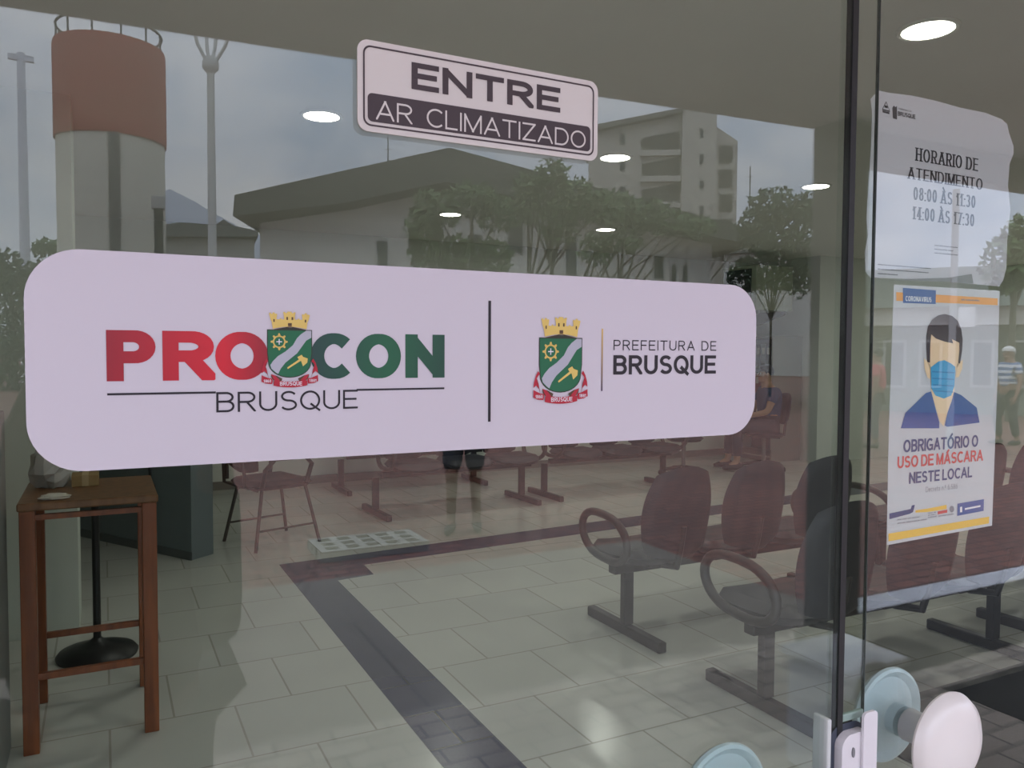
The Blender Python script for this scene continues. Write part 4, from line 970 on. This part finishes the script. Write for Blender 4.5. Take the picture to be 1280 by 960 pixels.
# thin poles
for pxx, ytop, ybot, dd, lab in ((485,172,240,30,'thin dark aerial pole rising behind the gabled roof'), (938,208,290,40,'thin dark pole between the tower block and the round tree')):
    F = Refl(pxx, dd+28); t = F.root('aerial_pole', lab, 'pole'); x0_, ztp = F.at(pxx, ytop)
    put(MB().tube([(x0_,0,0),(x0_,0,ztp*.7),(x0_,0,ztp)], [.09,.06,.04], 10), 'post', m_dpole, t, smooth=True)
    put(MB().tube([(x0_-.25,0,ztp*.95),(x0_+.25,0,ztp*.95)], .02, 6), 'cross_arm', m_dpole, t)
F = Refl(1200, 15); t = F.root('sign_post', 'grey metal post with a blank white panel beside the low white building', 'post')
x0_, ztp = F.at(1199, 236); put(MB().tube([(x0_,0,0),(x0_,0,ztp)], .055, 12), 'post', m_pole, t, smooth=True)
a, b = F.at(1202, 384), F.at(1222, 409); put(MB().box((a[0],-.07,b[1]),(b[0],-.045,a[1])), 'panel', mat('panel_white', (232,232,230), .6), t)

# hooked black post pairs and short post
F = Refl(530, 32.5); t = F.root('hooked_rack', 'pair of black upright bars with hooked tops before the gabled hall', 'rack')
a = F.at(519, 284); b = F.at(538, 286)
for (x0_, ztp) in (a, b): put(MB().tube([(x0_,0,0),(x0_,0,ztp-.03),(x0_+.08,0,ztp+.04),(x0_+.25,0,ztp+.05)], .085, 10), 'bar', mat('black_metal', (18,19,19), .4), t, smooth=True)
put(MB().box((a[0]-.1,-.05,a[1]-.25),(b[0],.05,a[1]-.12)), 'cross_bar', mat('black_metal', (18,19,19), .4), t)
F = Refl(199, 22); t = F.root('bollard_light', 'slim black post with a small pale lamp head before the tower', 'lamp')
x0_, ztp = F.at(198, 262); put(MB().tube([(x0_,0,0),(x0_,0,ztp)], .11, 12), 'post', mat('black_metal', (18,19,19), .4), t, smooth=True)
put(MB().box((x0_-.16,-.14,ztp),(x0_+.16,.14,ztp+.32), bev=.02), 'lamp_head', mat('lamp_grey', (150,152,150), .4), t)

# gabled hall
F = Refl(560, 34); t = F.root('gabled_hall', 'long pale hall with a broad dark gabled roof edge behind the trees', 'building')
def W(*pts): return [F.at(*p) for p in pts]
wl = W((322,280),(440,262),(557,237),(700,262),(905,302)); x_l, x_r = F.at(325,300)[0], F.at(890,310)[0]
put(MB().prism_xz([(x_l,0)]+[(x_l, F.at(325,279)[1])]+wl[1:4]+[(x_r, F.at(890,300)[1]),(x_r,0)], 0, 14), 'walls', m_wallw, t)
put(MB().prism_xz(W((306,253),(440,223),(562,196.5),(705,235),(925,294),(925,312),(700,268),(557,237),(440,262),(304,278)), -1.6, 14.6), 'roof', m_roof, t)
for (xa, xb, ya, yb) in ((634,655,272,318),(816,830,318,350),(838,846,330,360),(852,860,330,360),(590,604,292,330),(706,722,300,345),(470,486,300,345)):
    p, q = F.at(xa, ya), F.at(xb, yb); wn = put(MB().box((p[0],-.06,q[1]),(q[0],.02,p[1])), 'window_frame', m_pole, t)
    put(MB().box((p[0]+.06,-.075,q[1]+.06),(q[0]-.06,-.055,p[1]-.06)), 'pane', m_glassd, wn)
# low grey warehouse
F = Refl(262, 60); t = F.root('warehouse', 'low grey warehouse with a small roof gable behind the lamp post', 'building')
put(MB().box((F.at(196,300)[0],0,0),(F.at(318,300)[0],12,F.at(250,296)[1])), 'walls', mat('warehouse_wall', (150,150,144), .85, var=.05), t)
put(MB().prism_xz(W((192,284),(230,279),(268,283),(279,276),(293,284),(322,290),(322,297),(192,297)) , -.6, 12.5), 'roof', mat('warehouse_roof', (96,98,94), .8, var=.1), t)

# tower block of flats
F = Refl(858, 80, turn=-.12); t = F.root('tower_block', 'pale multi-storey block with balconies, their recess shade painted as dark panels', 'building')
m_blk = mat('block_render', (176,172,162), .85, var=.05, scale=.3); m_rec = mat('shade_window_dark', (88,86,80), .85)
xa, ztp = F.at(736, 160); xb = F.at(852, 150)[0]; zc = F.at(852, 139)[1]; xd = F.at(895, 160)[0]
k = MB()
def lf(pxx, pyy):  # point on the receding wing
    return F.at(pxx, pyy)
# core tower (stair)
put(MB().box((xb,-.6,0),(xd,12,zc+.6)), 'stair_tower', m_blk, t)
# left wing in front plane, stepping back to the left
zw = F.at(790, 150)[1]
put(MB().prism_xz([(xa,0),(xb,0),(xb,F.at(852,141)[1]),(xa,F.at(736,163)[1])], .0, 12), 'left_wing', m_blk, t)
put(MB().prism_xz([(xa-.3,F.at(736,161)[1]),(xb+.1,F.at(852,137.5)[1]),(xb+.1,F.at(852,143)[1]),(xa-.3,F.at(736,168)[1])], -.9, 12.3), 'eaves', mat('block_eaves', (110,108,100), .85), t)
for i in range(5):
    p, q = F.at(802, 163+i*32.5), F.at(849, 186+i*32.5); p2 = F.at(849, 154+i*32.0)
    rc = put(MB().prism_xz([(p[0],p[1]-.75),(q[0],p[1]-.1),(q[0],p[1]-1.9),(p[0],p[1]-2.1)], -.04, .03), 'recess_shade_panel', m_rec, t)  # flat dark panel; the recess's shade is put into its colour
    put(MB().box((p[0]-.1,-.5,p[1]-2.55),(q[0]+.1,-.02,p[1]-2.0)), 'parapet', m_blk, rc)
    p = F.at(778, 168+i*33); put(MB().box((p[0]-.25,-.05,p[1]-1.0),(p[0]+.25,.02,p[1])), 'window', m_glassd, t)
    p = F.at(876, 163+i*32); put(MB().box((p[0]-.17,-.65,p[1]-.85),(p[0]+.17,-.57,p[1])), 'window', m_glassd, t)
# right wing turns back
xe = F.at(925,180)[0]
put(MB().prism_xz([(xd,0),(xe,0),(xe,F.at(925,172)[1]),(xd,F.at(895,152)[1])], 1.2, 12), 'right_wing', m_blk, t)
for i in range(5):
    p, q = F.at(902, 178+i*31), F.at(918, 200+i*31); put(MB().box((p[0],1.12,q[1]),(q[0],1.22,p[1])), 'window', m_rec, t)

# low white building seen in the pane on the right
F = Refl(1180, 24); t = F.root('shop_row', 'long low white building with a bright fascia and dark roof', 'building')
a, b = F.at(1040, 410), F.at(1330, 410)
put(MB().box((a[0],0,0),(b[0],8,F.at(1180,405)[1])), 'walls', mat('shop_wall', (126,132,120), .85, var=.08), t)
put(MB().box((a[0]-.2,-.5,F.at(1180,407)[1]),(b[0]+.2,.1,F.at(1180,384)[1])), 'fascia', m_wallw, t)
put(MB().prism_yz([(-.7,F.at(1180,385)[1]),(8.3,F.at(1180,340)[1]+.9),(8.3,F.at(1180,385)[1])], a[0]-.4, b[0]+.4), 'roof', mat('shop_roof', (92,98,88), .8, var=.1), t)
for xx in (1060,1120,1165,1230,1275):
    p, q = F.at(xx-14, 425), F.at(xx+14, 485); wn = put(MB().box((p[0],-.08,q[1]),(q[0],.02,p[1])), 'window_frame', m_pole, t)
    put(MB().box((p[0]+.07,-.095,q[1]+.07),(q[0]-.07,-.075,p[1]-.07)), 'pane', m_glassd, wn)

# pale building added beyond the round tree to block mirrored sky
F = Refl(970, 56); t = F.root('added_building', 'low pale building added behind the round tree to block mirrored sky', 'building')
a, b = F.at(905, 320), F.at(1062, 320)
put(MB().box((a[0],0,0),(b[0],8,F.at(970,316)[1])), 'walls', m_wallw, t)
put(MB().box((a[0]-.3,-.5,F.at(970,316)[1]),(b[0]+.3,8.3,F.at(970,303)[1])), 'roof', mat('added_building_roof', (120,120,114), .8, var=.1), t)

# hills
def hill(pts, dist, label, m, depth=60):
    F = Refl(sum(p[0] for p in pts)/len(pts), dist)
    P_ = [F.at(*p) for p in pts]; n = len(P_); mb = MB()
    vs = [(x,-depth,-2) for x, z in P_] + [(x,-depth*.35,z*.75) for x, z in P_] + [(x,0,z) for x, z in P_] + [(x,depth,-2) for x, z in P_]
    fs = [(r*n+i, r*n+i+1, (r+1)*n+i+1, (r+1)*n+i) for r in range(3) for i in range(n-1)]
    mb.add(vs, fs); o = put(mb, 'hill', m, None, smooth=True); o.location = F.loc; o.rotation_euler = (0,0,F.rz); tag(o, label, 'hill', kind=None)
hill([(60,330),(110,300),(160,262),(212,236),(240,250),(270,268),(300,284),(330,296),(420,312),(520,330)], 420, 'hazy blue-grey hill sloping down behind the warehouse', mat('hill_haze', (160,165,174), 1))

# trees
def leaf_mat(name, c): return mat(name, c, .7, var=.3, scale=3)
def tree(px_, dist, blobs, trunk, label, lm, nleaf, lsize, seed, kind='tree'):
    F = Refl(px_, dist); t = F.root(kind, label, 'tree'); rnd = random.Random(seed)
    mb = MB(); sc = dist/1000.0; cents = []
    for bx_, by_, rx, ry in blobs:
        x, z = F.at(bx_, by_); rx_, rz_ = rx*sc*1.05, ry*sc*1.05; cents.append((x, z, rx_, rz_))
        k = int(nleaf*rx*ry/900)
        for i in range(k):
            while True:
                u = V3(rnd.uniform(-1,1), rnd.uniform(-1,1), rnd.uniform(-1,1))
                if .25 < u.length < 1: break
            c = V3(x+u.x*rx_, u.y*rx_*.8, z+u.z*rz_)
            a = V3(rnd.gauss(0,1), rnd.gauss(0,1), rnd.gauss(0,1)).normalized(); b = a.orthogonal().normalized(); s = lsize*rnd.uniform(.6, 1.3)
            mb.add([c-a*s, c+b*s*.5, c+a*s, c-b*s*.5], [(0,1,2,3)])
    put(mb, 'foliage', lm, t, norm=False)
    tm = MB()
    for x, w_ in trunk:
        x0_ = F.at(x, 330)[0]; r0 = w_*sc/2; c = min(cents, key=lambda q: abs(q[0]-x0_))
        tm.tube([(x0_,0,0), (x0_+.1*r0,.0,c[1]*.45), (x0_*.6+c[0]*.4,0,c[1]*.8), (c[0],0,c[1])], [r0*1.2, r0, r0*.7, r0*.3], 8)
        for q in cents:
            if abs(q[0]-x0_) < 6*sc*30: tm.tube([(x0_*.7+c[0]*.3,0,c[1]*.6), ((x0_+q[0])/2, .2, (c[1]*.6+q[1])/2+.1), (q[0],0,q[1])], [r0*.6, r0*.4, r0*.15], 6)
    put(tm, 'trunk', mat('bark', (88,82,70), .9, var=.2), t, smooth=True)
lA = leaf_mat('leaf_mid', (76,100,54)); lB = leaf_mat('leaf_dark', (54,74,46)); lC = leaf_mat('leaf_olive', (86,106,62))
tree(560, 20, [(545,262,32,24),(590,250,34,22),(620,268,28,22),(535,310,26,26),(575,320,26,26),(615,322,26,24),(530,285,24,20)], [(590,7)], 'wide green tree nearest the hooked bars before the gabled hall', lA, 420, .11, 1)
tree(680, 21, [(690,215,22,18),(668,232,26,18),(720,240,26,18),(660,262,34,20),(712,262,34,22),(752,258,30,22),(700,290,26,16)], [(662,6),(690,6)], 'loose tree with a tufted top over the gabled roof', lC, 360, .11, 2)
tree(785, 24, [(770,262,30,22),(808,268,30,20),(840,280,30,16),(780,300,24,18),(745,310,22,22),(870,284,26,14)], [(720,6),(775,6)], 'leafy tree in front of the tower block', lA, 380, .12, 3)
tree(885, 46, [(870,290,32,14),(905,296,30,14),(840,292,24,12),(930,300,18,12)], [(880,5)], 'low dark tree line at the foot of the tower block', lB, 420, .2, 4)
tree(968, 30, [(968,258,32,22),(950,280,28,20),(990,275,26,22),(1008,262,14,20),(940,295,16,12),(975,302,40,14),(965,335,38,30),(930,345,20,20),(1000,340,18,30)], [(965,3)], 'dense dark round tree standing alone by the column', lB, 520, .14, 5)
tree(20, 36, [(8,338,20,22),(34,352,22,20),(-20,340,26,26),(52,338,16,10),(0,400,40,50),(10,480,40,50)], [(15,6)], 'dark bushy tree at the foot of the pale mast', lB, 480, .16, 6)
tree(78, 60, [(60,306,10,8),(50,312,10,8),(75,312,12,8)], [(62,3)], 'small distant tree at the foot of the water tower', lA, 900, .22, 8)
tree(1268, 22, [(1262,330,26,30),(1300,320,30,34),(1275,290,16,16)], [(1270,7)], 'green tree rising over the low white building', lC, 420, .13, 7)

# column of the canopy and low white block
xc = floor_pt(1003, 820); 
cl = MB().box((3.18, -2.27, 0), (3.38, -2.06, cz)).box((3.15,-2.30,0),(3.41,-2.03,.06))
struct('column', cl, mat('column_paint', (126,126,120), .85, var=.04))
struct('canopy_beam', MB().box((3.38, -2.22, cz-.17), (11, -2.12, cz+.001)), mat('column_paint', (126,126,120), .85))
pl_ = thing('planter_block', 'low white concrete block beside the canopy column, mirrored near the lock', 'block', (2.38, -1.30, 0))
p_ = MB().box((-.17,-.15,0),(.11,.15,.40), bev=.012); p_.build('block_body', mat('white_paint', (226,230,236), .7, var=.05), pl_)
MB().box((-.19,-.17,.40),(.13,.17,.43), bev=.008).build('cap_slab', mat('white_paint', (226,230,236), .7, var=.05), pl_)
# pierced concrete paving grid
F0, F1, F2 = floor_pt(395, 690), floor_pt(525, 676), floor_pt(455, 652)
gm = MB(); gx, gy = 1.46, 5.30
for i in range(6): gm.box((gx+i*.16-.028, -gy-.42, -.1), (gx+i*.16+.028, -gy, -.02))
for j in range(4): gm.box((gx-.028, -gy-.42+j*.14-.02, -.1), (gx+.80+.028, -gy-.42+j*.14+.02, -.0199))
t = thing('paving_grid', 'white pierced concrete grid lying on the brick street', 'grid', (gx, -gy, -.1)); gm.xf(Matrix.Translation((-gx, gy, .1))); gm.build('grid_block', mat('grid_white', (150,148,142), .8), t)
